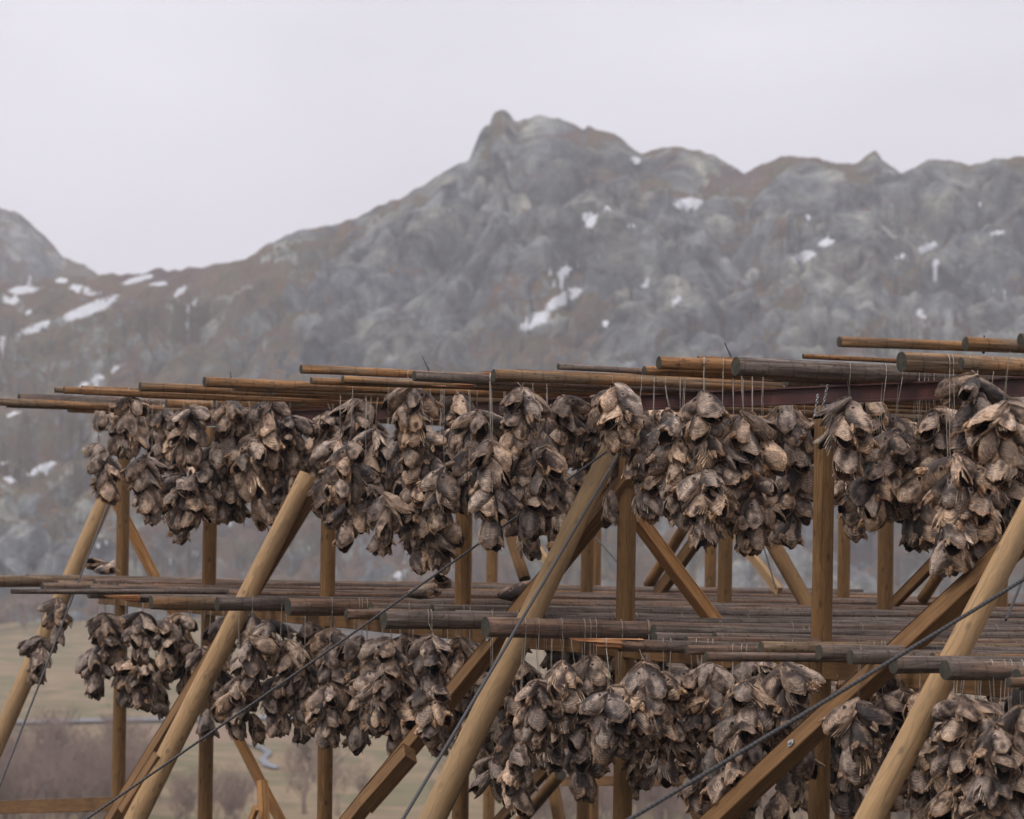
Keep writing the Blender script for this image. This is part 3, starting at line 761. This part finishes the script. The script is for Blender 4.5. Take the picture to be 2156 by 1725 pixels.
A = at_p(2170, 1180, 3.6); B = at_p(2118, 1305, 2.5); cable((A, B), .009, 'black rope hanging behind the near strut at right edge', .0)
for (x0, y0, x1, y1, p, lb) in ((485, 782, 484, 812, .5, 'short dark rod standing up behind the left upper poles'),
                                (888, 748, 909, 790, .5, 'thin curved dark rod above the middle pole heap'),
                                (1526, 722, 1544, 762, .5, 'thin curved pale tipped rod above the thick grey pole'),
                                (2072, 706, 2070, 730, .3, 'short dark rod behind the right edge poles')):
    A, B = at_p(x1, y1+14, p), at_p(x0, y0, p); C2 = A.lerp(B, .5)+PX*.012
    V, Fc = tube_verts([A-A, C2-A, B-A], [.008, .007, .004], 6)
    tag(link('thin_rod', newmesh('thin_rod', V, Fc, [MAT['dark']]), None, A), lb, 'rod', 'thin rods sticking up behind the poles')

# ------------------------------------------------------------------ land
ZV = -18.0
def ground_z(X, Y):
    z = np.where(Y < 14, 0, np.where(Y < 40, -(Y-14)*.06, -1.56-(Y-40)*.11))
    zv = ZV + 1.1*fbm(X/90, Y/90, 3) + 4.2*np.exp(-((X+52)/30)**2-((Y-560)/60)**2)
    k = np.clip((z-ZV-1.0)/6, 0, 1); k = k*k*(3-2*k)
    far = np.clip((np.abs(Y)+np.abs(X)-120)/60, 0, 1)
    return np.maximum(z*k+zv*(1-k), zv*far+z*(1-far)) if False else np.where(z > ZV+7, z, z*k+zv*(1-k))
def terrain_mat():
    m = M('valley_grass', .95, .1)
    v = m.coords((1, 1, 1), 'Object', False)
    mp = m.n('ShaderNodeMapping'); mp.inputs['Scale'].default_value = (.02, .02, .02); m.l(v, mp.inputs[0])
    n1 = m.noise(mp.outputs[0], 2.2, 7, .62, .8); n2 = m.noise(v, .35, 5, .7)
    c = m.ramp(n1, [(.34, (.085, .082, .038)), (.43, (.17, .135, .07)), (.48, (.27, .19, .11)), (.53, (.115, .112, .05)), (.58, (.155, .14, .065)), (.64, (.23, .15, .10))])
    c = m.mix(m.math('MULTIPLY', n2, .6), c, (.13, .085, .06))
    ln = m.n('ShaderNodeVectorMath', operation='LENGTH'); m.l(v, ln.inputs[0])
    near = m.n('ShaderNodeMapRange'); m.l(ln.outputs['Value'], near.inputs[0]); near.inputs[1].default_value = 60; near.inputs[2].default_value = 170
    c = m.mix(near.outputs[0], (.03, .027, .016), c)  # unseen ground near the rack darkened to cut bounce light on undersides
    return m.out(c)
def polar_sheet(name, phis, rads, zfun, mat):
    PH, RR = np.meshgrid(phis, rads); X = RR*np.sin(PH); Y = RR*np.cos(PH); Z = zfun(X, Y)
    co = np.stack([X, Y, Z], -1).reshape(-1, 3).astype(np.float32); nr, nc = X.shape
    i = np.arange((nr-1)*nc).reshape(nr-1, nc)[:, :-1].ravel()
    fc = np.stack([i, i+1, i+nc+1, i+nc], 1)
    me = bpy.data.meshes.new(name); me.vertices.add(len(co)); me.vertices.foreach_set('co', co.ravel())
    me.loops.add(fc.size); me.loops.foreach_set('vertex_index', fc.ravel().astype(np.int32))
    me.polygons.add(len(fc)); me.polygons.foreach_set('loop_start', np.arange(0, fc.size, 4, dtype=np.int32))
    me.polygons.foreach_set('loop_total', np.full(len(fc), 4, np.int32)); me.update(calc_edges=True)
    me.polygons.foreach_set('use_smooth', [True]*len(fc)); me.materials.append(mat); me.validate()
    return struct(link(name, me)), X, Y, Z
ph = np.concatenate([np.linspace(-PI, -.3, 60)[:-1], np.linspace(-.3, .3, 240), np.linspace(.3, PI, 60)[1:]])
gr = np.concatenate([[.02], np.geomspace(3, 60, 26), np.linspace(66, 640, 150), np.geomspace(680, 5200, 24)])
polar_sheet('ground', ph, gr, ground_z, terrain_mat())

# road and stream: narrow strips just above the valley floor
def strip_px(name, pts, w, mat, dz):
    V = []; Fc = []; P = []
    for x, y in pts: P.append(at_z(x, y, ZV))
    Q = []
    for i in range(len(P)-1):
        for k in range(12): Q.append(P[i].lerp(P[i+1], k/12))
    Q.append(P[-1])
    for i, q in enumerate(Q):
        d = (Q[min(i+1, len(Q)-1)]-Q[max(i-1, 0)]).normalized(); s = Vector((d.y, -d.x, 0)); s = s*(w/2) if w > 3 else Vector((s.x*w*.3, s.y*w*2.6, 0))
        for e in (q-s, q+s): V.append((e.x, e.y, float(ground_z(np.array(e.x), np.array(e.y)))+dz))
    for i in range(len(Q)-1): Fc.append((2*i, 2*i+1, 2*i+3, 2*i+2))
    return struct(link(name, newmesh(name, V, Fc, [mat])))
RD = plain('worn_asphalt', (.19, .18, .19), .95, 0, .12, .5); RD.node_tree.nodes['Principled BSDF'].inputs['Specular IOR Level'].default_value = 0
strip_px('road', [(-400, 1528), (0, 1521), (250, 1517), (500, 1512), (900, 1500), (1500, 1490)], 4.0, RD, .25)
wm = M('stream_water', .08, .6); wm.b.inputs['Base Color'].default_value = (.32, .35, .4, 1)
strip_px('stream', [(520, 1568), (548, 1577), (566, 1590), (552, 1604), (562, 1614), (584, 1620)], .9, wm.m, .2)

# mountains
RIDGE = [(-700, 520), (-300, 560), (0, 600), (120, 585), (205, 576), (245, 573), (330, 568), (430, 560), (520, 540), (600, 500), (700, 470), (780, 440), (860, 400), (930, 360), (985, 336), (1002, 306), (1008, 292), (1020, 276), (1031, 268), (1036, 250), (1042, 238), (1054, 232), (1064, 228), (1074, 233), (1083, 245), (1094, 247), (1104, 241), (1122, 246), (1140, 242), (1162, 246), (1180, 250), (1210, 262), (1229, 271), (1238, 263), (1248, 268),
         (1256, 275), (1280, 283), (1310, 298), (1330, 310), (1350, 319), (1390, 312), (1440, 308), (1480, 318), (1530, 340), (1565, 362), (1600, 345), (1660, 330), (1720, 338), (1770, 346), (1800, 345), (1818, 334), (1830, 330), (1842, 324), (1852, 332), (1858, 341), (1872, 346), (1900, 356), (1960, 340), (2040, 345), (2100, 336), (2156, 330), (2400, 340), (2900, 420)]
RID2 = [(-900, 500), (-400, 380), (-100, 395), (0, 430), (22, 440), (45, 456), (100, 505), (130, 535), (150, 546), (205, 576), (300, 640), (420, 760)]
def ridge_fn(R):
    ph, sl = [], []
    for x, y in R:
        d = ray(x, y); ph.append(math.atan2(d.x, d.y)); sl.append(d.z/math.hypot(d.x, d.y))
    return np.array(ph), np.array(sl)
SNOW = [(1240, 462, 17, 15, 40), (1280, 438, 12, 6, 0), (1450, 428, 30, 12, 8), (1335, 338, 12, 8, 0), (1703, 456, 10, 6, 0), (1740, 510, 18, 8, 20), (1690, 540, 26, 12, 15), (1960, 515, 52, 11, 33), (1970, 552, 10, 7, 30), (1110, 562, 6, 5, 0), (1155, 572, 8, 8, 0), (1188, 572, 30, 9, 45), (1190, 628, 46, 14, 32), (1125, 676, 34, 14, 25), (1160, 600, 12, 7, 30), (1425, 632, 15, 7, 15),
        (1275, 680, 8, 6, 0), (1225, 558, 9, 5, 0), (2100, 490, 15, 5, 10), (1895, 540, 14, 5, 20), (1940, 660, 13, 8, -30), (2110, 610, 30, 4, 5), (1330, 476, 12, 4, 0), (950, 442, 7, 4, 0), (185, 652, 66, 12, 22), (75, 690, 38, 8, 20), (175, 610, 34, 8, -12), (290, 588, 34, 6, 15), (85, 578, 22, 5, 0), (50, 610, 32, 8, 5), (20, 632, 20, 8, 0), (65, 660, 12, 8, 0), (130, 590, 14, 5, 0),
        (335, 598, 20, 4, 5), (380, 612, 17, 6, 35), (400, 642, 17, 6, 30), (205, 795, 60, 6, 27), (60, 940, 66, 8, 30), (90, 985, 36, 8, 25), (20, 1010, 20, 6, 10), (140, 1045, 8, 7, 0), (485, 1090, 13, 8, 10), (380, 1155, 26, 6, 30), (405, 1166, 18, 6, 20), (845, 1208, 22, 6, 20), (655, 1150, 14, 6, 20), (10, 712, 16, 4, 0), (300, 705, 8, 5, 0), (395, 705, 10, 5, 25), (30, 870, 18, 4, 20), (1660, 1180, 20, 6, 10), (460, 1020, 10, 5, 10), (60, 1190, 20, 5, 10), (215, 1145, 16, 5, 20), (1560, 650, 10, 5, 0), (1360, 600, 9, 4, 10), (2020, 560, 10, 4, 20), (2060, 430, 12, 4, 0)]
ROCK = [(1130, 330, 190, 110, 1.0), (1000, 420, 130, 90, .5), (800, 560, 190, 130, .8), (880, 700, 160, 110, .85), (690, 690, 110, 90, .6), (1380, 360, 120, 60, .7), (1450, 560, 190, 110, .55), (1800, 640, 120, 60, .8), (1950, 480, 220, 110, .6), (1700, 400, 130, 60, .6), (2100, 620, 100, 120, .5), (500, 740, 90, 60, .5), (160, 1130, 170, 70, .55), (700, 480, 110, 40, .5), (2080, 370, 110, 40, .6), (1280, 700, 180, 80, .3)]
HEATH = [(330, 660, 240, 130, .55), (480, 600, 120, 60, .3), (200, 900, 420, 200, .75), (1100, 1060, 1000, 150, .8), (100, 640, 220, 60, .4), (1620, 760, 220, 60, .35), (1900, 720, 160, 50, .3), (1150, 630, 110, 130, .8), (560, 640, 120, 100, .7), (300, 720, 300, 130, .8), (1330, 430, 70, 60, .7), (1600, 480, 90, 90, .6), (650, 400, 300, 40, .3), (300, 1000, 260, 120, .6), (1000, 760, 160, 60, .6), (900, 1150, 400, 90, .5), (560, 560, 60, 40, .6)]
def mountain_mat():
    m = M('mountain_heath_and_rock', .95, .1)
    v = m.coords((1, 1, 1), 'Object', False)
    rk = m.n('ShaderNodeAttribute', attribute_name='rock').outputs['Fac']
    sn = m.n('ShaderNodeAttribute', attribute_name='snow').outputs['Fac']
    n1 = m.noise(v, .035, 7, .65, .5); n2 = m.noise(v, .11, 7, .72, .6); n3 = m.noise(v, .5, 5, .7)
    rock = m.ramp(n2, [(.36, (.035, .037, .042)), (.45, (.12, .124, .13)), (.54, (.2, .205, .205)), (.64, (.34, .345, .33))])
    lich = m.ramp(n1, [(.42, (0, 0, 0)), (.56, (1, 1, 1))])
    rock = m.mix(m.math('MULTIPLY', lich, .8), rock, m.mix(1.0, rock, (1.12, 1.05, .82), 'MULTIPLY'))
    rock = m.mix(1.0, rock, (.95, .97, 1.02), 'MULTIPLY')
    heath = m.ramp(n1, [(.36, (.155, .105, .098)), (.44, (.215, .128, .07)), (.51, (.165, .142, .075)), (.58, (.195, .118, .08)), (.66, (.155, .105, .10))])
    heath = m.mix(m.math('MULTIPLY', n3, .8), heath, (.07, .052, .045))
    geo = m.n('ShaderNodeNewGeometry'); sx = m.n('ShaderNodeSeparateXYZ'); m.l(geo.outputs['Normal'], sx.inputs[0])
    steep = m.ramp(sx.outputs[2], [(.55, (1, 1, 1)), (.93, (0, 0, 0))])
    f = m.math('ADD', m.math('MULTIPLY', rk, .75), m.math('MULTIPLY', m.math('SUBTRACT', n2, .5), 1.1))
    f = m.math('ADD', f, m.math('MULTIPLY', m.math('SUBTRACT', n3, .5), .7))
    f = m.math('ADD', f, m.math('MULTIPLY', m.math('SUBTRACT', steep, .45), .55))
    n0 = m.noise(v, .021, 4, .6, .8)
    rock = m.mix(1.0, rock, m.ramp(n0, [(.36, (.55, .57, .60)), (.5, (.95, .95, .95)), (.64, (1.35, 1.33, 1.28))]), 'MULTIPLY')
    c = m.mix(m.ramp(f, [(.22, (0, 0, 0)), (.38, (1, 1, 1))]), heath, rock)
    s = m.math('ADD', sn, m.math('MULTIPLY', m.math('SUBTRACT', m.noise(v, .55, 5, .75), .5), 1.05))
    s = m.math('SUBTRACT', s, m.math('MULTIPLY', m.ramp(sx.outputs[2], [(.3, (1, 1, 1)), (.6, (0, 0, 0))]), .2))
    c = m.mix(m.ramp(s, [(.48, (0, 0, 0)), (.58, (1, 1, 1))]), c, (.78, .79, .82))
    return m.out(c, m.math('ADD', n2, m.math('MULTIPLY', n3, .4)), 1.0, 4.0)
MM = mountain_mat()
def mountain(name, R, phr, nphi, r0, rr, nrad, seed, amp, power):
    php, slp = ridge_fn(R)
    ph = np.linspace(phr[0], phr[1], nphi) if phr[1] < 0 else np.concatenate([np.linspace(phr[0], -.162, 60)[:-1], np.linspace(-.162, .162, nphi), np.linspace(.162, phr[1], 60)[1:]])
    order = np.argsort(php); sl = np.interp(ph, php[order], slp[order])
    Rr = rr+.04*rr*fbm(ph*14+seed, ph*0+1.3, 3)
    s = np.concatenate([np.linspace(0, 1, nrad), [1.012, 1.04, 1.12, 1.3, 1.6]])
    PH, SS = np.meshgrid(ph, s); RRr = r0+(Rr-r0)[None, :]*SS
    X = RRr*np.sin(PH); Y = RRr*np.cos(PH)
    zr = EYE+(sl+.0009*fbm(ph*260+seed, ph*0+4.4, 3))*Rr; zb = ZV-1.2
    ss = np.clip(SS, 0, 1)
    Z = zb+(zr[None, :]-zb)*(.30*ss+.70*ss**power)
    win = np.clip(SS*5, 0, 1)*np.clip((1.0-SS)*11, 0, 1)
    U3 = PH*rr; V3 = SS*(rr-r0)*1.1            # along the slope and up it
    wx = U3+6*fbm(U3/34+9, V3/34, 3)+1.0*fbm(U3/6, V3/6+3, 3); wy = V3+6*fbm(U3/34, V3/34+5, 3)+1.0*fbm(U3/6+8, V3/6, 3)
    n = 0; nl = 0
    for sc, am, sd in ((58, 1.0, 1), (27, .66, 2), (12, .34, 3), (5.5, .12, 4)):
        ru = (wx*.84+wy*.54)/sc; rv = (-wx*.54+wy*.84)/(sc*.58)
        f1, f2, rn, pl = worley(ru, rv, sd); g = np.clip((f2-f1)*2.2, 0, 1)
        n = n+am*(g*.5+rn*.4+pl*1.0-.35); nl = nl+am*(g-.45+.4*rn)
    n = amp*n+amp*.5*fbm(wx/70, wy/60, 3)
    Z = Z+n*win-amp*.25*win
    Z = Z+np.clip(1-np.abs(SS-1)*40, 0, 1)*amp*.16*fbm(X/7, Y/7, 3)
    Z = np.where(SS > 1, zr[None, :]-(SS-1)*(Rr[None, :])*.55, Z); Z = np.maximum(Z, zb)
    PX2 = None
    o, _, _, _ = polar_sheet(name, ph, s, lambda a, b: Z, MM) if False else (None, 0, 0, 0)
    co = np.stack([X, Y, Z], -1).reshape(-1, 3).astype(np.float32); nr, nc = X.shape
    i = np.arange((nr-1)*nc).reshape(nr-1, nc)[:, :-1].ravel(); fc = np.stack([i, i+1, i+nc+1, i+nc], 1)
    me = bpy.data.meshes.new(name); me.vertices.add(len(co)); me.vertices.foreach_set('co', co.ravel())
    me.loops.add(fc.size); me.loops.foreach_set('vertex_index', fc.ravel().astype(np.int32))
    me.polygons.add(len(fc)); me.polygons.foreach_set('loop_start', np.arange(0, fc.size, 4, dtype=np.int32))
    me.polygons.foreach_set('loop_total', np.full(len(fc), 4, np.int32)); me.update(calc_edges=True)
    me.polygons.foreach_set('use_smooth', [True]*len(fc)); me.materials.append(MM)
    D = co.astype(float)-np.array(CAM); w = D@np.array(Fv); x = 1078+FPX*(D@np.array(Rv))/w; y = 862-FPX*(D@np.array(Uv))/w
    sn = np.zeros(len(co)); rk = .17+np.clip(nl.ravel()*.9, -.8, .8)
    for (cx, cy, a, b, ang) in SNOW:
        c, s2 = math.cos(math.radians(ang)), math.sin(math.radians(ang)); dx, dy = x-cx, -(y-cy)
        e = np.sqrt(((dx*c+dy*s2)/a)**2+((-dx*s2+dy*c)/b)**2); sn = np.maximum(sn, np.clip(1.16-.62*e, 0, 1))
    for (cx, cy, a, b, k) in ROCK: rk += .5*k*np.exp(-((x-cx)/a)**2-((y-cy)/b)**2)
    for (cx, cy, a, b, k) in HEATH: rk -= .95*k*np.exp(-((x-cx)/a)**2-((y-cy)/b)**2)
    for nm, ar in (('snow', sn), ('rock', np.clip(rk, 0, 1.4))):
        at = me.attributes.new(nm, 'FLOAT', 'POINT'); at.data.foreach_set('value', ar.astype(np.float32))
    return struct(link(name, me))
mountain('mountain', RIDGE, (-.24, .24), 1250, 490, 800, 360, 2.7, 11, 1.25)
mountain('distant_mountain', RID2, (-.27, -.085), 260, 850, 1120, 110, 7.1, 12, 1.2)

def sky_blocker_hills():  # unseen ring of hills, added to block low skylight from sides and behind
    ph = np.linspace(.24, 2*PI-.27, 300); s = np.linspace(0, 1.5, 40); PH, SS = np.meshgrid(ph, s); RRr = 420+560*SS
    top = 150+60*fbm(ph*3, ph*0, 4); e = np.clip(np.minimum((ph-.24), (2*PI-.27-ph))/.35, 0.35, 1)
    k = np.where(SS < 1, SS**1.2, 1-(SS-1)*1.2); Z = -19+(top*e)[None, :]*k+14*fbm(RRr*np.sin(PH)/90, RRr*np.cos(PH)/90, 5)*np.clip(SS*4, 0, 1)
    V = np.stack([RRr*np.sin(PH), RRr*np.cos(PH), np.maximum(Z, -19.5)], -1).reshape(-1, 3); nc = len(ph)
    Fc = [(i*nc+j, i*nc+j+1, (i+1)*nc+j+1, (i+1)*nc+j) for i in range(len(s)-1) for j in range(nc-1)]
    struct(link('sky_blocker_hills', newmesh('sky_blocker_hills', V, Fc, [MM])))
sky_blocker_hills()

# bare trees and thickets in the valley
bark = plain('bare_birch_twigs', (.26, .18, .145), .9, 0, .3, .8)
def tree_parts(seed, H, spread, twigs, rmin=.011):
    r = random.Random(seed); T = ([], []); Cw = ([], [])
    def branch(p, d, L, rad, depth, tgt):
        n = 4; pts = [p]; q = p
        for i in range(n):
            d = (d+Vector((r.uniform(-.22, .22), r.uniform(-.22, .22), r.uniform(-.08, .2)))).normalized(); q = q+d*(L/n); pts.append(q)
        tube_verts(pts, [rad*(1-.7*i/n) for i in range(n+1)], 4 if depth == 0 else 3, *tgt)
        if depth < 3:
            for k in range(twigs[depth]):
                u = r.uniform(.25 if depth == 0 else .15, 1); i = min(n-1, int(u*n)); b = pts[i].lerp(pts[i+1], u*n-i)
                az = r.uniform(0, 6.28); up = r.uniform(.35, 1.0)
                dd = (d*.55+Vector((math.cos(az)*spread, math.sin(az)*spread, up*.6))).normalized()
                branch(b, dd, L*r.uniform(.38, .62), max(rad*.42, rmin), depth+1, Cw)
    for k in range(r.randint(1, 3)):
        branch(Vector((r.uniform(-.3, .3), r.uniform(-.3, .3), 0)), Vector((r.uniform(-.25, .25), r.uniform(-.25, .25), 1)).normalized(), H*r.uniform(.6, .8), H*.013, 0, T)
    return newmesh('trunk', *T, [bark]), newmesh('crown', *Cw, [bark])
TP = [tree_parts(300+i, 5.0, .8, (9, 7, 5)) for i in range(5)]
def ground_at(x, y):
    P = at_z(x, y, ZV); P.z = float(ground_z(np.array(P.x), np.array(P.y)))-.1; return P
def tree(x, y, hpx, label, k, group='bare trees in the valley'):
    P = ground_at(x, y); s = hpx*P.y/FPX/5.2
    o = bpy.data.objects.new('bare_tree', None); COL.objects.link(o); o.location = P; o.rotation_euler[2] = random.uniform(0, 6.28); o.scale = (s, s, s)
    for nm, me in zip(('trunk', 'crown'), TP[k % 5]): link(nm, me, o)
    return tag(o, label, 'tree', group)
for q in ((640, 1722, 170, 'bare birch just left of the third front post near the bottom', 0), (712, 1728, 150, 'bare birch right of the third front post, twigs fanning right', 1),
          (770, 1700, 90, 'small bare birch in the tan field left of the doubled brace', 2), (600, 1668, 110, 'slim bare birch beside the pale stream bend', 3),
          (662, 1640, 80, 'faint far bare tree behind the third front post', 4), (530, 1690, 70, 'small bare tree beside the sawn stub post', 1),
          (925, 1742, 130, 'bare tree between the steep wire rope and the doubled brace', 2), (1090, 1750, 150, 'reddish bare tree behind the foot of the central strut', 3),
          (1200, 1755, 130, 'bare tree under the back rail, left of the fifth post', 0), (1280, 1740, 110, 'bare tree seen between two posts under the back rail', 4),
          (1400, 1750, 140, 'bare tree right of the fifth front post at bottom', 1), (1450, 1730, 110, 'small bare tree below the heads right of the fifth post', 2),
          (1590, 1755, 130, 'bare tree under the crossing brace and rope at lower right', 3), (340, 1690, 90, 'lone bare shrub between the first strut and second post', 4)):
    tree(*q)
TP2 = [tree_parts(400+i, 5.0, .9, (8, 6, 4), .04) for i in range(3)]
def thicket(name, label, spots, seed, TP=TP):
    r = random.Random(seed); V = []; Fc = []
    for (x, y, hpx) in spots:
        P = ground_at(x, y); s = hpx*P.y/FPX/5.2; rot = Matrix.Rotation(r.uniform(0, 6.28), 3, 'Z')
        for me in TP[r.randrange(len(TP))]:
            b = len(V); V += [P+(rot @ v.co)*s for v in me.vertices]; Fc += [tuple(b+i for i in p.vertices) for p in me.polygons]
    o = link(name, newmesh(name, V, Fc, [bark])); struct(o, label, 'stuff'); return o
r = random.Random(4)
thicket('birch_thicket', 'dense purple brown bare thicket filling the lower left corner', [(r.uniform(-60, 300), r.uniform(1680, 1775), r.uniform(95, 185)) for _ in range(95)], 1)
thicket('birch_thicket', 'smaller dark bare thicket behind the second front post', [(r.uniform(370, 520), r.uniform(1722, 1775), r.uniform(80, 120)) for _ in range(14)], 2)
thicket('birch_thicket', 'reddish bare brush seen through the lower right of the rack', [(r.uniform(1050, 2200), r.uniform(1660, 1800), r.uniform(100, 200)) for _ in range(120)], 3)
thicket('birch_wood', 'far purple brown wood along the foot of the mountain', [(r.uniform(-150, 1500), r.uniform(1312, 1350), r.uniform(45, 90)) for _ in range(190)], 5, TP2)

# ------------------------------------------------------------------ haze, sky, light, camera
hz = M('valley_haze'); hz.nt.nodes.remove(hz.b)
vp = hz.n('ShaderNodeVolumePrincipled'); vp.inputs['Color'].default_value = (.93, .93, 1.0, 1)
vp.inputs['Density'].default_value = .00038; vp.inputs['Anisotropy'].default_value = .2
hz.l(vp.outputs[0], hz.nt.nodes['Material Output'].inputs['Volume'])
h = 5400; zb, zt = -30, 620
V = [(x, y, z) for z in (zb, zt) for x, y in ((-h, -h), (h, -h), (h, h), (-h, h))]
Fc = [(3, 2, 1, 0), (4, 5, 6, 7), (0, 1, 5, 4), (1, 2, 6, 5), (2, 3, 7, 6), (3, 0, 4, 7)]
struct(link('haze', newmesh('haze', V, Fc, [hz.m], None, False)), 'thin pale haze in the air of the valley', 'stuff')

EL, AZ = math.radians(46), math.radians(245)      # bright part of the overcast: behind-left of the camera
w = bpy.data.worlds.new('World'); S.world = w; w.use_nodes = True; nt = w.node_tree
for n in list(nt.nodes): nt.nodes.remove(n)
N = nt.nodes.new; Lk = nt.links.new
out = N('ShaderNodeOutputWorld'); sky = N('ShaderNodeTexSky'); sky.sky_type = 'NISHITA'; sky.sun_disc = False
sky.sun_elevation = EL; sky.sun_rotation = AZ; sky.dust_density = 4; sky.air_density = 1.5
b1 = N('ShaderNodeBackground'); b1.inputs[1].default_value = .06; Lk(sky.outputs[0], b1.inputs[0])
tc = N('ShaderNodeTexCoord'); sep = N('ShaderNodeSeparateXYZ'); Lk(tc.outputs['Generated'], sep.inputs[0])
mp = N('ShaderNodeMapping'); mp.inputs['Scale'].default_value = (2.2, 2.2, 6.5); Lk(tc.outputs['Generated'], mp.inputs[0])
no = N('ShaderNodeTexNoise'); no.inputs['Scale'].default_value = 2.4; no.inputs['Detail'].default_value = 4; no.inputs['Roughness'].default_value = .45; Lk(mp.outputs[0], no.inputs['Vector'])
rp = N('ShaderNodeValToRGB'); e = rp.color_ramp.elements; e[0].position = .36; e[0].color = (.80, .795, .85, 1); e[1].position = .64; e[1].color = (1.26, 1.25, 1.31, 1); Lk(no.outputs['Fac'], rp.inputs[0])
# overcast sky: brighter towards the zenith
m1 = N('ShaderNodeMath'); m1.operation = 'MAXIMUM'; m1.inputs[1].default_value = 0; Lk(sep.outputs[2], m1.inputs[0])
m2 = N('ShaderNodeMath'); m2.operation = 'MULTIPLY_ADD'; m2.inputs[1].default_value = 1.0; m2.inputs[2].default_value = .84; Lk(m1.outputs[0], m2.inputs[0])
dt = N('ShaderNodeVectorMath'); dt.operation = 'DOT_PRODUCT'; Lk(tc.outputs['Generated'], dt.inputs[0]); dt.inputs[1].default_value = tuple(ray(330, 500).normalized())
mr = N('ShaderNodeMapRange'); mr.interpolation_type = 'SMOOTHSTEP'; Lk(dt.outputs['Value'], mr.inputs[0]); mr.inputs[1].default_value = .9972; mr.inputs[2].default_value = 1.0; mr.inputs[3].default_value = 0; mr.inputs[4].default_value = .19
ad = N('ShaderNodeMix'); ad.data_type = 'RGBA'; Lk(mr.outputs[0], ad.inputs[0]); Lk(rp.outputs[0], ad.inputs[6]); ad.inputs[7].default_value = (2.2, 2.2, 2.25, 1)      # thinner cloud low on the left
b2 = N('ShaderNodeBackground'); Lk(ad.outputs[2], b2.inputs[0]); Lk(m2.outputs[0], b2.inputs[1])
mx = N('ShaderNodeMixShader'); mx.inputs[0].default_value = .93; Lk(b1.outputs[0], mx.inputs[1]); Lk(b2.outputs[0], mx.inputs[2]); Lk(mx.outputs[0], out.inputs[0])
sl = bpy.data.lights.new('sun', 'SUN'); sl.energy = 1.5; sl.angle = math.radians(14); sl.color = (1, .96, .91)
so = bpy.data.objects.new('sun', sl); COL.objects.link(so)
sd = Vector((math.sin(AZ)*math.cos(EL), math.cos(AZ)*math.cos(EL), math.sin(EL)))
so.rotation_mode = 'QUATERNION'; so.rotation_quaternion = sd.to_track_quat('Z', 'Y')

cd = bpy.data.cameras.new('camera'); co = bpy.data.objects.new('camera', cd); COL.objects.link(co); S.camera = co
cd.sensor_width = 36; cd.lens = 36*FPX/2156; cd.clip_start = .5; cd.clip_end = 12000
co.matrix_world = Matrix.Translation(CAM) @ Matrix((Rv, Uv, -Fv)).transposed().to_4x4()
cd.dof.use_dof = True; cd.dof.focus_distance = 19.8; cd.dof.aperture_fstop = 4.6
S.view_settings.view_transform = 'Standard'; S.view_settings.look = 'None'; S.view_settings.exposure = 0; S.view_settings.gamma = 1
S.render.engine = 'CYCLES'; S.cycles.use_denoising = True; S.cycles.volume_bounces = 1; S.cycles.max_bounces = 6; S.cycles.diffuse_bounces = 2
print('BUNDLES', len(BUND), sum(b['n'] for b in BUND), 'LOGS', len(LOGS['up']), len(LOGS['low']), 'OBJ', len(S.objects))
